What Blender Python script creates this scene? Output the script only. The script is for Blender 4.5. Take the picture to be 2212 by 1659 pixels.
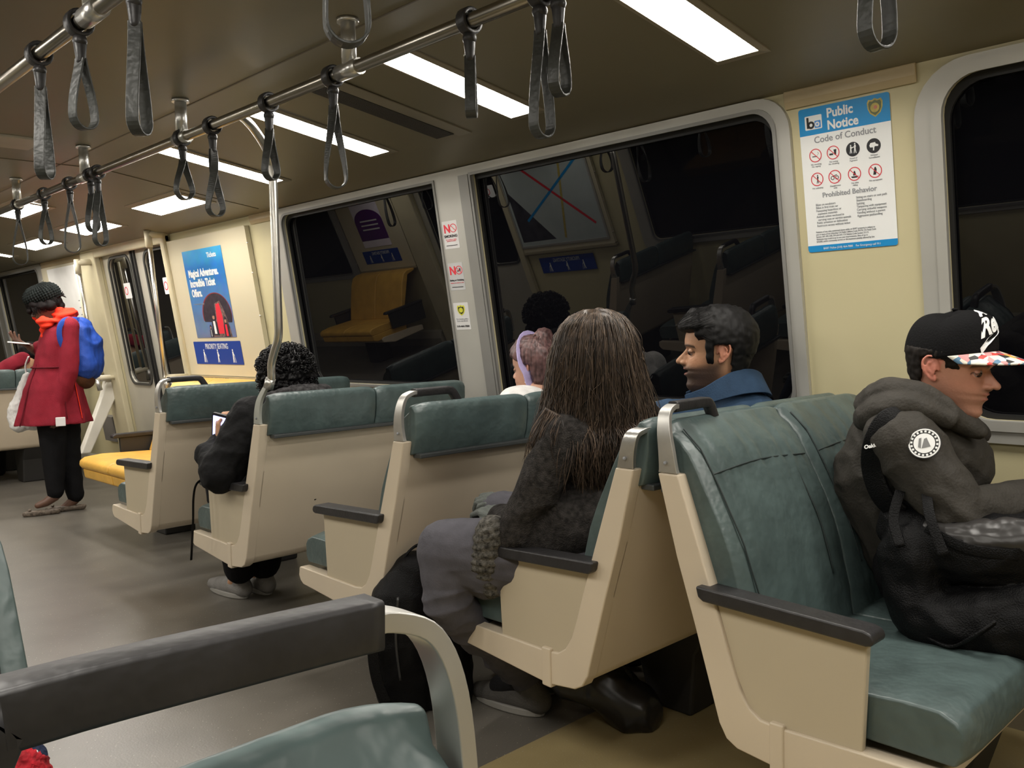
import bpy, bmesh, math, random
import numpy as np
from mathutils import Vector, Matrix, noise
random.seed(7)
for o in list(bpy.data.objects): bpy.data.objects.remove(o)
SC = bpy.context.scene
COL = SC.collection
PI = math.pi

# ---------------------------------------------------------------- camera, world, exposure
camd = bpy.data.cameras.new('camera'); cam = bpy.data.objects.new('camera', camd); COL.objects.link(cam)
camd.sensor_width = 36.0; camd.lens = 1911.25/2212*36.0; camd.clip_start = 0.02; camd.clip_end = 60
_R = ((0.71743788, 0.05856041, -0.69415673), (-0.69620083, 0.02560864, -0.71739014), (-0.02423426, 0.99795535, 0.05914241))
cam.matrix_world = Matrix.Translation((0, 0, 1.22)) @ Matrix(_R).to_4x4()
SC.camera = cam
SC.cycles.max_bounces = 5; SC.cycles.diffuse_bounces = 3; SC.cycles.glossy_bounces = 3; SC.cycles.transmission_bounces = 2
wd = bpy.data.worlds.new('night'); SC.world = wd; wd.use_nodes = True
wd.node_tree.nodes['Background'].inputs[0].default_value = (0.004, 0.005, 0.007, 1)
wd.node_tree.nodes['Background'].inputs[1].default_value = 0.3
SC.view_settings.view_transform = 'Standard'; SC.view_settings.look = 'None'
SC.view_settings.gamma = 1; SC.view_settings.use_curve_mapping = False
SC.view_settings.exposure = 1.2
LAMP = 16.0            # ceiling panel emission
LAMPC = (1.0, 0.95, 0.87)

# ---------------------------------------------------------------- materials
def srgb(r, g, b):
    f = lambda c: (c/255/12.92) if c/255 <= 0.04045 else ((c/255+0.055)/1.055)**2.4
    return (f(r), f(g), f(b))
MATS = {}
def mat(name, col, rough=.5, metal=0, var=.06, scale=6, bump=0, bscale=60, spec=.5, attr=None, sheen=0, coat=0, kind='noise'):
    if name in MATS: return MATS[name]
    m = bpy.data.materials.new(name); m.use_nodes = True; nt = m.node_tree; b = nt.nodes['Principled BSDF']
    tc = nt.nodes.new('ShaderNodeTexCoord')
    n = nt.nodes.new('ShaderNodeTexNoise'); n.inputs['Scale'].default_value = scale; n.inputs['Detail'].default_value = 2
    nt.links.new(tc.outputs['Object'], n.inputs['Vector'])
    mx = nt.nodes.new('ShaderNodeMix'); mx.data_type = 'RGBA'; mx.blend_type = 'MULTIPLY'; mx.inputs[0].default_value = 1
    cr = nt.nodes.new('ShaderNodeMapRange'); cr.inputs['From Min'].default_value = .3; cr.inputs['From Max'].default_value = .7
    cr.inputs['To Min'].default_value = 1-var; cr.inputs['To Max'].default_value = 1+var
    nt.links.new(n.outputs['Fac'], cr.inputs['Value']); nt.links.new(cr.outputs[0], mx.inputs[7])
    if attr:
        a = nt.nodes.new('ShaderNodeAttribute'); a.attribute_name = attr; nt.links.new(a.outputs['Color'], mx.inputs[6])
    else: mx.inputs[6].default_value = (*col, 1)
    nt.links.new(mx.outputs[2], b.inputs['Base Color'])
    b.inputs['Roughness'].default_value = rough; b.inputs['Metallic'].default_value = metal
    b.inputs['Specular IOR Level'].default_value = spec
    if sheen: b.inputs['Sheen Weight'].default_value = sheen
    if coat: b.inputs['Coat Weight'].default_value = coat
    if bump:
        if kind == 'voronoi':
            n2 = nt.nodes.new('ShaderNodeTexVoronoi'); out = n2.outputs['Distance']
        elif kind == 'wave':
            n2 = nt.nodes.new('ShaderNodeTexWave'); out = n2.outputs['Fac']; n2.inputs['Distortion'].default_value = 3
        else:
            n2 = nt.nodes.new('ShaderNodeTexNoise'); out = n2.outputs['Fac']; n2.inputs['Detail'].default_value = 1.5
        n2.inputs['Scale'].default_value = bscale
        nt.links.new(tc.outputs['Object'], n2.inputs['Vector'])
        bp = nt.nodes.new('ShaderNodeBump'); bp.inputs['Strength'].default_value = bump; bp.inputs['Distance'].default_value = .01
        nt.links.new(out, bp.inputs['Height']); nt.links.new(bp.outputs[0], b.inputs['Normal'])
    MATS[name] = m; return m
def emis(name, col, s):
    if name in MATS: return MATS[name]
    m = bpy.data.materials.new(name); m.use_nodes = True; nt = m.node_tree; b = nt.nodes['Principled BSDF']
    b.inputs['Base Color'].default_value = (.8, .8, .8, 1); b.inputs['Emission Color'].default_value = (*col, 1); b.inputs['Emission Strength'].default_value = s
    m.cycles.emission_sampling = 'FRONT'
    MATS[name] = m; return m
CEIL = mat('ceiling_laminate', (.215, .188, .124), .45, var=.03, scale=1.2, bump=.05, bscale=9)
WALL = mat('wall_laminate', (.60, .54, .33), .42, var=.03, scale=1.5)
WALL2 = mat('panel_laminate', (.62, .56, .40), .42, var=.03, scale=1.5)
SHELL = mat('seat_shell_plastic', (.62, .53, .405), .38, var=.05, scale=3, bump=.04, bscale=30)
SIDEP = mat('seat_side_plastic', (.50, .43, .31), .42, var=.03, scale=3)
TEAL = mat('teal_vinyl', (.072, .104, .102), .38, var=.18, scale=14, bump=.25, bscale=45, spec=.6)
YEL = mat('yellow_vinyl', (.70, .40, .075), .45, var=.12, scale=9, bump=.2, bscale=40)
PIPE = mat('dark_piping', (.02, .03, .03), .6)
RUB = mat('black_rubber', (.022, .021, .022), .42, var=.2, scale=30, bump=.1, bscale=90)
TRIM = mat('grey_rubber_trim', (.05, .055, .055), .45)
ALU = mat('brushed_aluminium', (.62, .61, .58), .33, .9, var=.08, scale=20, bump=.05, bscale=120)
STEEL = mat('polished_steel', (.66, .635, .58), .3, 1.0, var=.05)
FRAME = mat('window_frame_metal', (.50, .49, .45), .38, .35, var=.05, scale=5)
FRAMED = mat('window_reveal_grey', (.16, .155, .14), .45, .2)
GASK = mat('black_gasket', (.008, .008, .008), .6)
FLOOR = None
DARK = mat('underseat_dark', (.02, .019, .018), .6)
STRAP = mat('strap_leather', (.035, .037, .033), .42, var=.25, scale=30, bump=.2, bscale=70)
WHITE = mat('white_print', (.86, .87, .86), .4, var=.015)
BLK = mat('black_print', (.015, .015, .018), .5)
RED = mat('red_print', (.72, .03, .05), .45, var=.02)
BLUE = mat('sky_blue_print', (.012, .27, .62), .4, var=.02)
NAVY = mat('navy_print', (.012, .05, .30), .4, var=.02)
GREYP = mat('grey_print', (.28, .29, .31), .5, var=.02)
GOLD = mat('gold_print', (.50, .40, .10), .45, var=.2, scale=60)
YELP = mat('yellow_print', (.62, .60, .04), .45, var=.1)
LAMPM = emis('lamp_diffuser', LAMPC, LAMP)

# ---------------------------------------------------------------- mesh accumulator
class MB:
    def __init__(s): s.V = []; s.F = []; s.M = []; s.S = []; s.mats = []
    def mi(s, m):
        if m not in s.mats: s.mats.append(m)
        return s.mats.index(m)
    def add(s, vs, fs, m, smooth=False):
        k = len(s.V); i = s.mi(m)
        s.V += [tuple(v) for v in vs]
        for f in fs: s.F.append([a+k for a in f]); s.M.append(i); s.S.append(smooth)
        return s
    def box(s, c, d, m, T=None):
        vs = [Vector((c[0]+sx*d[0]/2, c[1]+sy*d[1]/2, c[2]+sz*d[2]/2)) for sx in (-1, 1) for sy in (-1, 1) for sz in (-1, 1)]
        if T: vs = [T @ v for v in vs]
        return s.add(vs, [(0, 1, 3, 2), (4, 6, 7, 5), (0, 4, 5, 1), (2, 3, 7, 6), (0, 2, 6, 4), (1, 5, 7, 3)], m)
    def hexa(s, p, q, m):   # two quads
        vs = list(p)+list(q); n = len(p)
        fs = [tuple(range(n)), tuple(range(2*n-1, n-1, -1))]+[(i, (i+1) % n+0, (i+1) % n+n, i+n)[::-1] for i in range(n)]
        return s.add(vs, fs, m)
    def prism(s, poly, f0, f1, m, smooth=False):  # poly of 2D, f0/f1 map to 3D
        return s.hexa([f0(*p) for p in poly], [f1(*p) for p in poly], m)
    def sweep(s, pts, sec, m, up=(0, 0, 1), closed=False, smooth=True, scales=None, fixed=None):
        P = [Vector(p) for p in pts]; n = len(P); k = len(sec); vs = []; N = None
        for i in range(n):
            a = P[i-1] if (i > 0 or closed) else P[i]; b = P[(i+1) % n] if (i < n-1 or closed) else P[i]
            t = (b-a).normalized()
            if fixed is not None: u = Vector(fixed)
            else:
                if N is None:
                    u = Vector(up)
                    if abs(u.dot(t)) > .95: u = Vector((1, 0, 0)) if abs(t.x) < .9 else Vector((0, 1, 0))
                else: u = N
            u = (u-t*u.dot(t)).normalized(); N = u; w = t.cross(u)
            sc = 1 if scales is None else scales[i]
            for (x, y) in sec: vs.append(P[i]+u*(x*sc)+w*(y*sc))
        fs = []
        for i in range(n if closed else n-1):
            j = (i+1) % n
            for q in range(k): r = (q+1) % k; fs.append((i*k+q, i*k+r, j*k+r, j*k+q))
        s.add(vs, fs, m, smooth)
        if not closed:
            k0 = len(s.V)-len(vs)
            s.F.append([k0+q for q in range(k)][::-1]); s.F.append([k0+(n-1)*k+q for q in range(k)])
            s.M += [s.mi(m)]*2; s.S += [False]*2
        return s
    def tube(s, pts, r, m, n=10, closed=False):
        sc = None
        if isinstance(r, (list, tuple)): sc = r; r = 1
        return s.sweep(pts, [(r*math.cos(2*PI*i/n), r*math.sin(2*PI*i/n)) for i in range(n)], m, closed=closed, scales=sc)
    def ell(s, c, r, m, R=None, nu=20, nv=12):
        c = Vector(c); vs = []; fs = []
        r = (r, r, r) if not isinstance(r, (tuple, list)) else r
        for j in range(1, nv):
            ph = PI*j/nv
            for i in range(nu):
                th = 2*PI*i/nu; v = Vector((r[0]*math.sin(ph)*math.cos(th), r[1]*math.sin(ph)*math.sin(th), r[2]*math.cos(ph)))
                if R: v = R @ v
                vs.append(c+v)
        t = Vector((0, 0, r[2])); b = Vector((0, 0, -r[2]))
        if R: t = R @ t; b = R @ b
        vs += [c+t, c+b]; T = len(vs)-2; B = T+1
        for j in range(nv-2):
            for i in range(nu): q = (i+1) % nu; fs.append((j*nu+i, (j+1)*nu+i, (j+1)*nu+q, j*nu+q))
        for i in range(nu): q = (i+1) % nu; fs.append((T, i, q)); fs.append((B, (nv-2)*nu+q, (nv-2)*nu+i))
        return s.add(vs, fs, m, True)
    def cap(s, a, ra, b, rb, m, n=16):  # tapered capsule
        a = Vector(a); b = Vector(b); d = (b-a); L = d.length
        if L < 1e-6: return s.ell(a, ra, m)
        t = d/L; pts = []; rs = []
        for k in range(5): an = PI/2*(1-k/4.0); pts.append(a-t*ra*math.sin(an)); rs.append(max(ra*math.cos(an), ra*.04))
        for k in range(5): an = PI/2*k/4.0; pts.append(b+t*rb*math.sin(an)); rs.append(max(rb*math.cos(an), rb*.04))
        return s.tube(pts, rs, m, n)
    def chain(s, pts, rs, m):
        for i in range(len(pts)-1): s.cap(pts[i], rs[i], pts[i+1], rs[i+1], m)
        return s
    def plate(s, outline, holes, th, f, m, smooth=False):   # 2D outline with holes, thickness, mapped by f(u,v,w)
        cu = bpy.data.curves.new('tmp', 'CURVE'); cu.dimensions = '2D'; cu.fill_mode = 'BOTH'; cu.extrude = th/2
        for lp in [outline]+list(holes):
            sp = cu.splines.new('POLY'); sp.points.add(len(lp)-1)
            for i, p in enumerate(lp): sp.points[i].co = (p[0], p[1], 0, 1)
            sp.use_cyclic_u = True
        return s._curve(cu, f, m)
    def text(s, body, size, f, m, align='LEFT', th=.0006, sx=1.0, bold=0, shear=0):
        cu = bpy.data.curves.new('tmp', 'FONT'); cu.body = body; cu.size = size; cu.align_x = align; cu.extrude = th/2; cu.shear = shear
        cu.resolution_u = 3; cu.offset = bold; cu.space_line = .95
        return s._curve(cu, (lambda u, v, w: f(u*sx, v, w+th/2)), m)
    def _curve(s, cu, f, m):
        ob = bpy.data.objects.new('tmp', cu); COL.objects.link(ob)
        dg = bpy.context.evaluated_depsgraph_get(); me = ob.evaluated_get(dg).to_mesh()
        s.add([f(*v.co) for v in me.vertices], [tuple(p.vertices) for p in me.polygons], m)
        ob.evaluated_get(dg).to_mesh_clear(); bpy.data.objects.remove(ob); bpy.data.curves.remove(cu)
        return s
    def mesh(s, name):
        me = bpy.data.meshes.new(name); me.from_pydata(s.V, [], s.F)
        for m in s.mats: me.materials.append(m)
        me.polygons.foreach_set('material_index', s.M); me.polygons.foreach_set('use_smooth', s.S)
        bm = bmesh.new(); bm.from_mesh(me); bmesh.ops.recalc_face_normals(bm, faces=bm.faces); bm.to_mesh(me); bm.free()
        me.update(); return me
    def build(s, name, parent=None, bevel=0, seg=2, subsurf=0, label=None, smooth=False, weld=False):
        me = s.mesh(name); o = bpy.data.objects.new(name, me); COL.objects.link(o)
        if weld:
            w = o.modifiers.new('w', 'WELD'); w.merge_threshold = .0002
        if parent: put(o, parent)
        if bevel:
            b = o.modifiers.new('b', 'BEVEL'); b.width = bevel; b.segments = seg; b.limit_method = 'ANGLE'; b.angle_limit = .6
            if smooth:
                for p in me.polygons: p.use_smooth = True
                o.modifiers.new('wn', 'WEIGHTED_NORMAL')
        if subsurf: q = o.modifiers.new('s', 'SUBSURF'); q.levels = q.render_levels = subsurf
        if label: o['label'] = label
        return o
def put(o, parent):
    o.parent = parent; o.matrix_parent_inverse = parent.matrix_world.inverted()
def tag(o, label, cat, group=None):
    o['label'] = label; o['category'] = cat
    if group: o['group'] = group
    return o
def thing(name, label, cat, loc=(0, 0, 0), group=None):
    o = bpy.data.objects.new(name, None); COL.objects.link(o); o.empty_display_size = .05; o.location = loc
    o.matrix_world = Matrix.Translation(loc); return tag(o, label, cat, group)
def struct(o): o['kind'] = 'structure'; return o
def rrect(u0, v0, u1, v1, r, n=7):
    if not isinstance(r, (tuple, list)): r = (r,)*4
    out = []
    for (cx, cy, a0, rr) in ((u1-r[0], v0+r[0], -90, r[0]), (u1-r[1], v1-r[1], 0, r[1]), (u0+r[2], v1-r[2], 90, r[2]), (u0+r[3], v0+r[3], 180, r[3])):
        if rr <= 0: out.append((cx, cy)); continue
        for k in range(n+1): a = math.radians(a0+90*k/n); out.append((cx+rr*math.cos(a), cy+rr*math.sin(a)))
    return out
def circ(u, v, r, n=24): return [(u+r*math.cos(2*PI*i/n), v+r*math.sin(2*PI*i/n)) for i in range(n)]
def rsec(w, h, r=.3):
    a = w/2; b = h/2; q = min(a, b)*r*2
    return [(x, y) for (x, y) in rrect(-a, -b, a, b, q, 2)]
def smoothpath(pts, n=6):
    P = [Vector(p) for p in pts]; out = []
    for i in range(len(P)-1):
        p0 = P[max(i-1, 0)]; p1 = P[i]; p2 = P[i+1]; p3 = P[min(i+2, len(P)-1)]
        for k in range(n):
            t = k/n; out.append(.5*((2*p1)+(-p0+p2)*t+(2*p0-5*p1+4*p2-p3)*t*t+(-p0+3*p1-3*p2+p3)*t**3))
    out.append(P[-1]); return out

# ---------------------------------------------------------------- the car body
CX = 1.03; HW = 1.75; LEAN = .1477
Y0, Y1 = -2.7, 13.6
def hx(z): return HW-LEAN*(z-.95)
_n = math.hypot(1, LEAN)
def wallf(side, off=0):       # maps (y, z_along, w) -> world; w positive towards the room
    def f(y, z, w=0):
        x = hx(z)-(w+off)/_n; return (CX+side*x, y, z-(w+off)*LEAN/_n)
    return f
S_ = {1: 'right', -1: 'left'}
PANEL_A = (4.96, 6.19); DOOR = (6.19, 7.50)
WINS = [((-.35, .93, .965, 1.90), .10), ((1.480, .935, 2.94, 1.915), (.004, .004, .075, .075)), ((3.20, .955, 4.58, 1.915), (.06, .06, .004, .004)), ((9.08, .955, 10.46, 1.915), (.004, .004, .06, .06)), ((10.72, .935, 12.18, 1.915), (.075, .075, .004, .004)), ((-2.3, .93, -.68, 1.90), .1)]
DWIN = [(6.26, .88, 6.66, 1.87), (6.95, .88, 7.37, 1.87)]
for sd in (1, -1):
    f = wallf(sd)
    holes = [rrect(w[0], w[1], w[2], w[3], r) for w, r in WINS]
    holes.append([(DOOR[0], .02), (DOOR[1], .02), (DOOR[1], 1.91), (DOOR[0], 1.91)])
    struct(MB().plate([(Y0, 0), (Y1, 0), (Y1, 1.96), (Y0, 1.96)], holes, .03, lambda y, z, w, f=f: f(y, z, w-.016), WALL).build('wall_'+S_[sd]))
    # outer skin of the window band frames
    fr = [[(1.425, .895, 4.70, 1.955), (1, 2)], [(8.95, .895, 12.26, 1.955), (3, 4)], [(-.43, .865, 1.04, 1.945), (0,)], [(-2.38, .865, -.61, 1.945), (5,)]]
    for (o4, idx) in fr:
        hs = [rrect(*WINS[i][0], WINS[i][1]) for i in idx]
        r = (.03, .12, .02, .03) if idx[0] == 1 else ((.03, .02, .12, .03) if idx[0] == 3 else .14)
        if idx[0] == 1: r = (.03, .03, .03, .03)
        rr = rrect(*o4, (.03, .05, .11, .03) if idx[0] == 1 else (.03, .11, .05, .03)) if len(idx) == 2 else rrect(*o4, (.05, .15, .15, .05))
        mb = MB().plate(rr, hs, .016, lambda y, z, w, f=f: f(y, z, w+.008), FRAME)
        # raised rim around each opening
        t = mb.build('trim_%d' % (fr.index([o4, idx])+1+(4 if sd < 0 else 0)), bevel=.004); struct(t)
    for i, (w, r) in enumerate(WINS):
        n = i+1+(6 if sd < 0 else 0)
        g = .012
        pane = MB().plate(rrect(*w, r), [], .006, lambda y, z, w_, f=f: f(y, z, w_-.028), None or mat('glass_dark', (.02, .022, .025), .0)).build('window_%d' % n)
        struct(pane)
        MB().plate(rrect(w[0], w[1], w[2], w[3], r), [rrect(w[0]+.014, w[1]+.014, w[2]-.014, w[3]-.022, r)], .012, lambda y, z, w_, f=f: f(y, z, w_-.014), GASK).build('window_gasket', pane)
        # inner metal bead
        bw = .028 if i in (0, 5) else .010
        MB().plate(rrect(w[0]-bw, w[1]-bw, w[2]+bw, w[3]+bw, r if isinstance(r, tuple) else r+.02), [rrect(w[0]+.002, w[1]+.002, w[2]-.002, w[3]-.002, r)], .010, lambda y, z, w_, f=f: f(y, z, w_+.018), mat('bead_grey', (.27, .265, .25), .4, .3) if i not in (0, 5) else FRAME).build('window_bead', pane, bevel=.002)
        if i in (1, 4): ya_ = w[2] if i == 1 else w[0]-.085; MB().plate([(ya_+.012, w[1]-.02), (ya_+.075, w[1]-.02), (ya_+.075, w[3]+.005), (ya_+.012, w[3]+.005)], [], .012, lambda y, z, w_, f=f: f(y, z, w_+.020), MATS['bead_grey']).build('mullion_strip', pane, bevel=.003)
    # beige cornice band between the windows, above the notice
    cv = MB()
    for (a, b) in ((1.03, 1.44), (4.69, 4.96), (7.80, 8.96)):
        cv.prism([(0, 1.905), (.006, 1.902), (.012, 1.925), (.011, 1.958), (0, 1.960)], lambda w, z: f(a, z, w), lambda w, z: f(b, z, w), mat('cornice_plastic', (.50, .40, .24), .4))
    struct(cv.build('trim_%d' % (20 if sd > 0 else 21), bevel=.004))
    # baseboard heater cover
    struct(MB().prism([(0, .0), (.07, .0), (.07, .10), (.03, .17), (0, .18)], lambda w, z: f(Y0, z, w), lambda w, z: f(DOOR[0]-.03, z, w), mat('heater_cover', (.36, .33, .26), .5)).prism([(0, .0), (.07, .0), (.07, .10), (.03, .17), (0, .18)], lambda w, z: f(DOOR[1]+.35, z, w), lambda w, z: f(Y1, z, w), mat('heater_cover', 0)).build('baseboard_'+S_[sd]))
    # door: two sliding leaves
    DM = mat('door_paint', (.55, .525, .44), .38, .25, var=.04)
    lf = [((6.20, .02, 6.835, 1.93), DWIN[0]), ((6.865, .02, 7.49, 1.93), DWIN[1])]
    for k, (q, w) in enumerate(lf):
        n = k+1+(2 if sd < 0 else 0)
        d = struct(MB().plate(rrect(*q, .004, 1), [rrect(*w, .09)], .03, lambda y, z, w_, f=f: f(y, z, w_-.03), DM).build('door_%d' % n, bevel=.003))
        MB().plate(rrect(w[0]-.02, w[1]-.02, w[2]+.02, w[3]+.02, .10), [rrect(*w, .085)], .012, lambda y, z, w_, f=f: f(y, z, w_-.013), mat('door_gasket', (.05, .05, .045), .5)).build('window_gasket', d, bevel=.002)
        MB().plate(rrect(*w, .09), [], .006, lambda y, z, w_, f=f: f(y, z, w_-.03), MATS['glass_dark']).build('door_window', d)
        ed = q[2]-.012 if k == 0 else q[0]+.012
        MB().prism([(-.012, .03), (.012, .03), (.012, 1.92), (-.012, 1.92)], lambda u, z: f(ed+u, z, -.014), lambda u, z: f(ed+u, z, .0), GASK).build('door_seal', d)
        # sticker on the glass
        sy = w[0]+.04 if k == 0 else w[0]+.10
        st = MB().plate(rrect(sy, 1.55, sy+.13, 1.67, .008, 2), [], .001, lambda y, z, w_, f=f: f(y, z, -.024+w_), WHITE)
        st.plate(circ(sy+.09, 1.61, .032), [circ(sy+.09, 1.61, .025)], .001, lambda y, z, w_, f=f: f(y, z, -.0225+w_), RED)
        tag(st.build('door_sticker'), ('small white no smoking sticker on the ' + ('far' if k else 'near') + ' door leaf window') if sd > 0 else 'white sticker on door window across the aisle, %s leaf' % ('far' if k else 'near'), 'sticker')
    # frame around the doorway
    DF = mat('door_post_paint', (.58, .52, .35), .42)
    fm = MB()
    for (a, b) in ((6.125, 6.20), (7.49, 7.80)):
        fm.prism([(a, 0), (b, 0), (b, 1.96), (a, 1.96)], lambda y, z: f(y, z, 0), lambda y, z: f(y, z, .05), DF)
    fm.prism([(6.125, 1.90), (7.8, 1.90), (7.8, 1.975), (6.125, 1.975)], lambda y, z: f(y, z, 0), lambda y, z: f(y, z, .045), DF)
    struct(fm.build('trim_%d' % (30 if sd > 0 else 31), bevel=.012, seg=3))
    # poster panels either side of the door
    for k, (a, b) in enumerate((PANEL_A, (7.80, 8.93))):
        a += .03; b -= .03
        p = MB().plate(rrect(a, .975, b, 1.905, .01, 2), [], .03, lambda y, z, w_, f=f: f(y, z, w_+.018), WALL2)
        p.plate(rrect(a-.012, .955, b+.012, .972, .002, 1), [], .045, lambda y, z, w_, f=f: f(y, z, w_+.022), mat('panel_edge', (.34, .29, .18), .5))
        o = struct(p.build('wall_panel_%s_%d' % (S_[sd], k+1), bevel=.008, seg=3)); o.name = 'trim_%d' % (40+k+(0 if sd > 0 else 5))
        sc = MB()
        for z in (1.08, 1.36, 1.62, 1.80):
            for y in ((a-.012,) if k == 0 else (b+.012,)): sc.ell(f(y, z, .035), .007, STEEL, nu=10, nv=6)
        sc.build('screw', o)
# floor
m = mat('floor_vinyl', (.17, .15, .118), .34, var=.10, scale=5, bump=.05, bscale=160)
nt = m.node_tree; b_ = nt.nodes['Principled BSDF']; mixn = [n for n in nt.nodes if n.type == 'MIX'][0]
geo = nt.nodes.new('ShaderNodeTexCoord'); sep = nt.nodes.new('ShaderNodeSeparateXYZ'); nt.links.new(geo.outputs['Object'], sep.inputs[0])
def mth(op, a, b=None):
    n = nt.nodes.new('ShaderNodeMath'); n.operation = op
    for i, v in enumerate((a, b)):
        if v is None: continue
        if isinstance(v, (int, float)): n.inputs[i].default_value = v
        else: nt.links.new(v, n.inputs[i])
    return n.outputs[0]
lt = mth('LESS_THAN', sep.outputs[1], 1.82); gx = mth('GREATER_THAN', sep.outputs[0], 1.0)
tan = lt
c2 = nt.nodes.new('ShaderNodeMix'); c2.data_type = 'RGBA'; nt.links.new(tan, c2.inputs[0])
c2.inputs[6].default_value = (.128, .117, .100, 1); c2.inputs[7].default_value = (.34, .27, .135, 1)
vo = nt.nodes.new('ShaderNodeTexVoronoi'); vo.inputs['Scale'].default_value = 55; nt.links.new(geo.outputs['Object'], vo.inputs['Vector'])
fl = mth('LESS_THAN', vo.outputs['Distance'], .09)
c3 = nt.nodes.new('ShaderNodeMix'); c3.data_type = 'RGBA'; nt.links.new(fl, c3.inputs[0]); nt.links.new(c2.outputs[2], c3.inputs[6]); c3.inputs[7].default_value = (.40, .37, .30, 1)
nt.links.new(c3.outputs[2], mixn.inputs[6])
struct(MB().box((CX, (Y0+Y1)/2, -.03), (3.9, Y1-Y0, .06), m).build('floor'))
# ceiling profile
prof = [(0, 2.10), (.40, 2.10), (.64, 2.100), (.70, 2.094), (1.0, 2.046), (1.33, 1.994), (1.45, 1.978), (1.53, 1.966), (1.60, 1.956), (1.63, 1.95)]
cp = [(-x, z) for x, z in prof[::-1]]+prof[1:]
c = MB(); vs = []; fs = []
for (x, z) in cp: vs += [(CX+x, Y0, z), (CX+x, Y1, z)]
for i in range(len(cp)-1): fs.append((2*i, 2*i+1, 2*i+3, 2*i+2))
for (x, z) in cp[::-1]: vs += [(CX+x*1.02, Y0, z+.06), (CX+x*1.02, Y1, z+.06)]
k = 2*len(cp)
for i in range(len(cp)-1): fs.append((k+2*i, k+2*i+1, k+2*i+3, k+2*i+2))
fs += [(0, k-2, k, 2*k-2), (1, k-1, k+1, 2*k-1)]
c.add(vs, fs, CEIL, False); struct(c.build('ceiling'))
sm = MB()
for x in (CX-.50, CX+.47): sm.box((x, (Y0+Y1)/2, 2.0995), (.006, Y1-Y0, .003), mat('ceiling_seam', (.14, .11, .07), .6))
def cz(x):
    x = abs(x-CX)
    for (a, za), (b, zb) in zip(prof, prof[1:]):
        if a <= x <= b: return za+(zb-za)*(x-a)/(b-a)
    return 1.95
for y0 in (4.72, 8.9, .35):
    pts = [(CX+x, y0, z-.001) for x, z in cp if abs(x) < 1.55]
    sm.sweep(pts, rsec(.004, .006), MATS['ceiling_seam'], smooth=False)
struct(sm.build('trim_50'))
struct(MB().box((CX, Y0-.03, 1.0), (3.9, .06, 2.3), WALL2).build('wall_back'))
struct(MB().box((CX, Y1+.03, 1.0), (3.9, .06, 2.3), WALL2).build('wall_front'))
MB_H = MB().box((0, 0, 0), (.28, .24, .012), mat('hatch_grey', (.42, .37, .28), .45)).build('ceiling_hatch', bevel=.004)
MB_H.location = (1.13, 4.30, 2.096); tag(MB_H, 'pale rectangular hatch cover on the middle of the ceiling', 'hatch')
gm = MATS['glass_dark']; nt = gm.node_tree; b = nt.nodes['Principled BSDF']
for l in list(b.inputs['Base Color'].links): nt.links.remove(l)
b.inputs['Base Color'].default_value = (.003, .003, .004, 1); b.inputs['Roughness'].default_value = .0; b.inputs['IOR'].default_value = 1.5; b.inputs['Specular IOR Level'].default_value = .5

# ---------------------------------------------------------------- ceiling lamps
def lamp(name, x0, x1, y, w, label, group='lit ceiling light panels', cat='ceiling light'):
    za = cz(x0); zb = cz(x1)
    t = thing(name, label, cat, ((x0+x1)/2, y, (za+zb)/2), group)
    e = .03
    def q(d, dx, dy): return [(x0-dx, y-w/2-dy, cz(x0-dx)+d), (x1+dx, y-w/2-dy, cz(x1+dx)+d), (x1+dx, y+w/2+dy, cz(x1+dx)+d), (x0-dx, y+w/2+dy, cz(x0-dx)+d)]
    # housing ring as four bars
    F = mat('lamp_housing', (.30, .26, .19), .5)
    mb = MB(); A = q(.0, 0, 0); B = q(.0, .035, .02); A2 = [(a, b_, c_-.010) for a, b_, c_ in A]; B2 = [(a, b_, c_-.004) for a, b_, c_ in B]
    for i in range(4):
        j = (i+1) % 4; mb.hexa([A2[i], A2[j], B2[j], B2[i]], [A[i], A[j], B[j], B[i]], F)
    mb.build('housing', t)
    D = MB().hexa([(a, b_, c_-.009) for a, b_, c_ in A], A, LAMPM); D.build('diffuser', t)
    return t
ys = [.53, 1.40, 2.27, 3.15, 4.03]
lab = ['lit ceiling light at the top right corner, mostly out of frame', 'lit ceiling light strip nearest the camera, above the big dark window', 'lit ceiling light strip just beyond the nearest group of three straps', 'lit ceiling light strip beside the vertical steel pole', 'fourth lit ceiling light strip, behind the vertical steel pole']
for i, y in enumerate(ys):
    lamp('ceiling_light', 1.715 if i != 0 else 1.715, 2.29, y, .135, lab[i])
    lamp('ceiling_light', CX-1.26, CX-.685, y, .135, 'lit ceiling light strip over the seats on the near side of the car', group='unseen near side ceiling lights')
lamp('ceiling_light', 1.75, 2.33, 8.75, .14, 'small sliver of lit ceiling light at the far left edge below the others')
lamp('ceiling_light', 1.75, 2.33, 9.65, .14, 'lit ceiling light strip far down the car, hidden past the left edge')
for (x0, x1, ya, yb, lb) in ((2.13, 2.31, 4.82, 5.48, 'short lit ceiling light above the priority seat poster'), (2.13, 2.31, 6.12, 6.80, 'short lit ceiling light in front of the train doors'), (2.16, 2.33, 7.40, 8.06, 'short lit ceiling light beyond the doors, above the bright wall panel'), (1.66, 1.84, 6.05, 6.72, 'short lit ceiling light at the far left edge, beside the rail')):
    lamp('ceiling_light', x0, x1, (ya+yb)/2, yb-ya, lb)
    lamp('ceiling_light', 2*CX-x1, 2*CX-x0, (ya+yb)/2, yb-ya, 'short ceiling light by the near side doors', group='unseen near side ceiling lights')
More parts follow.
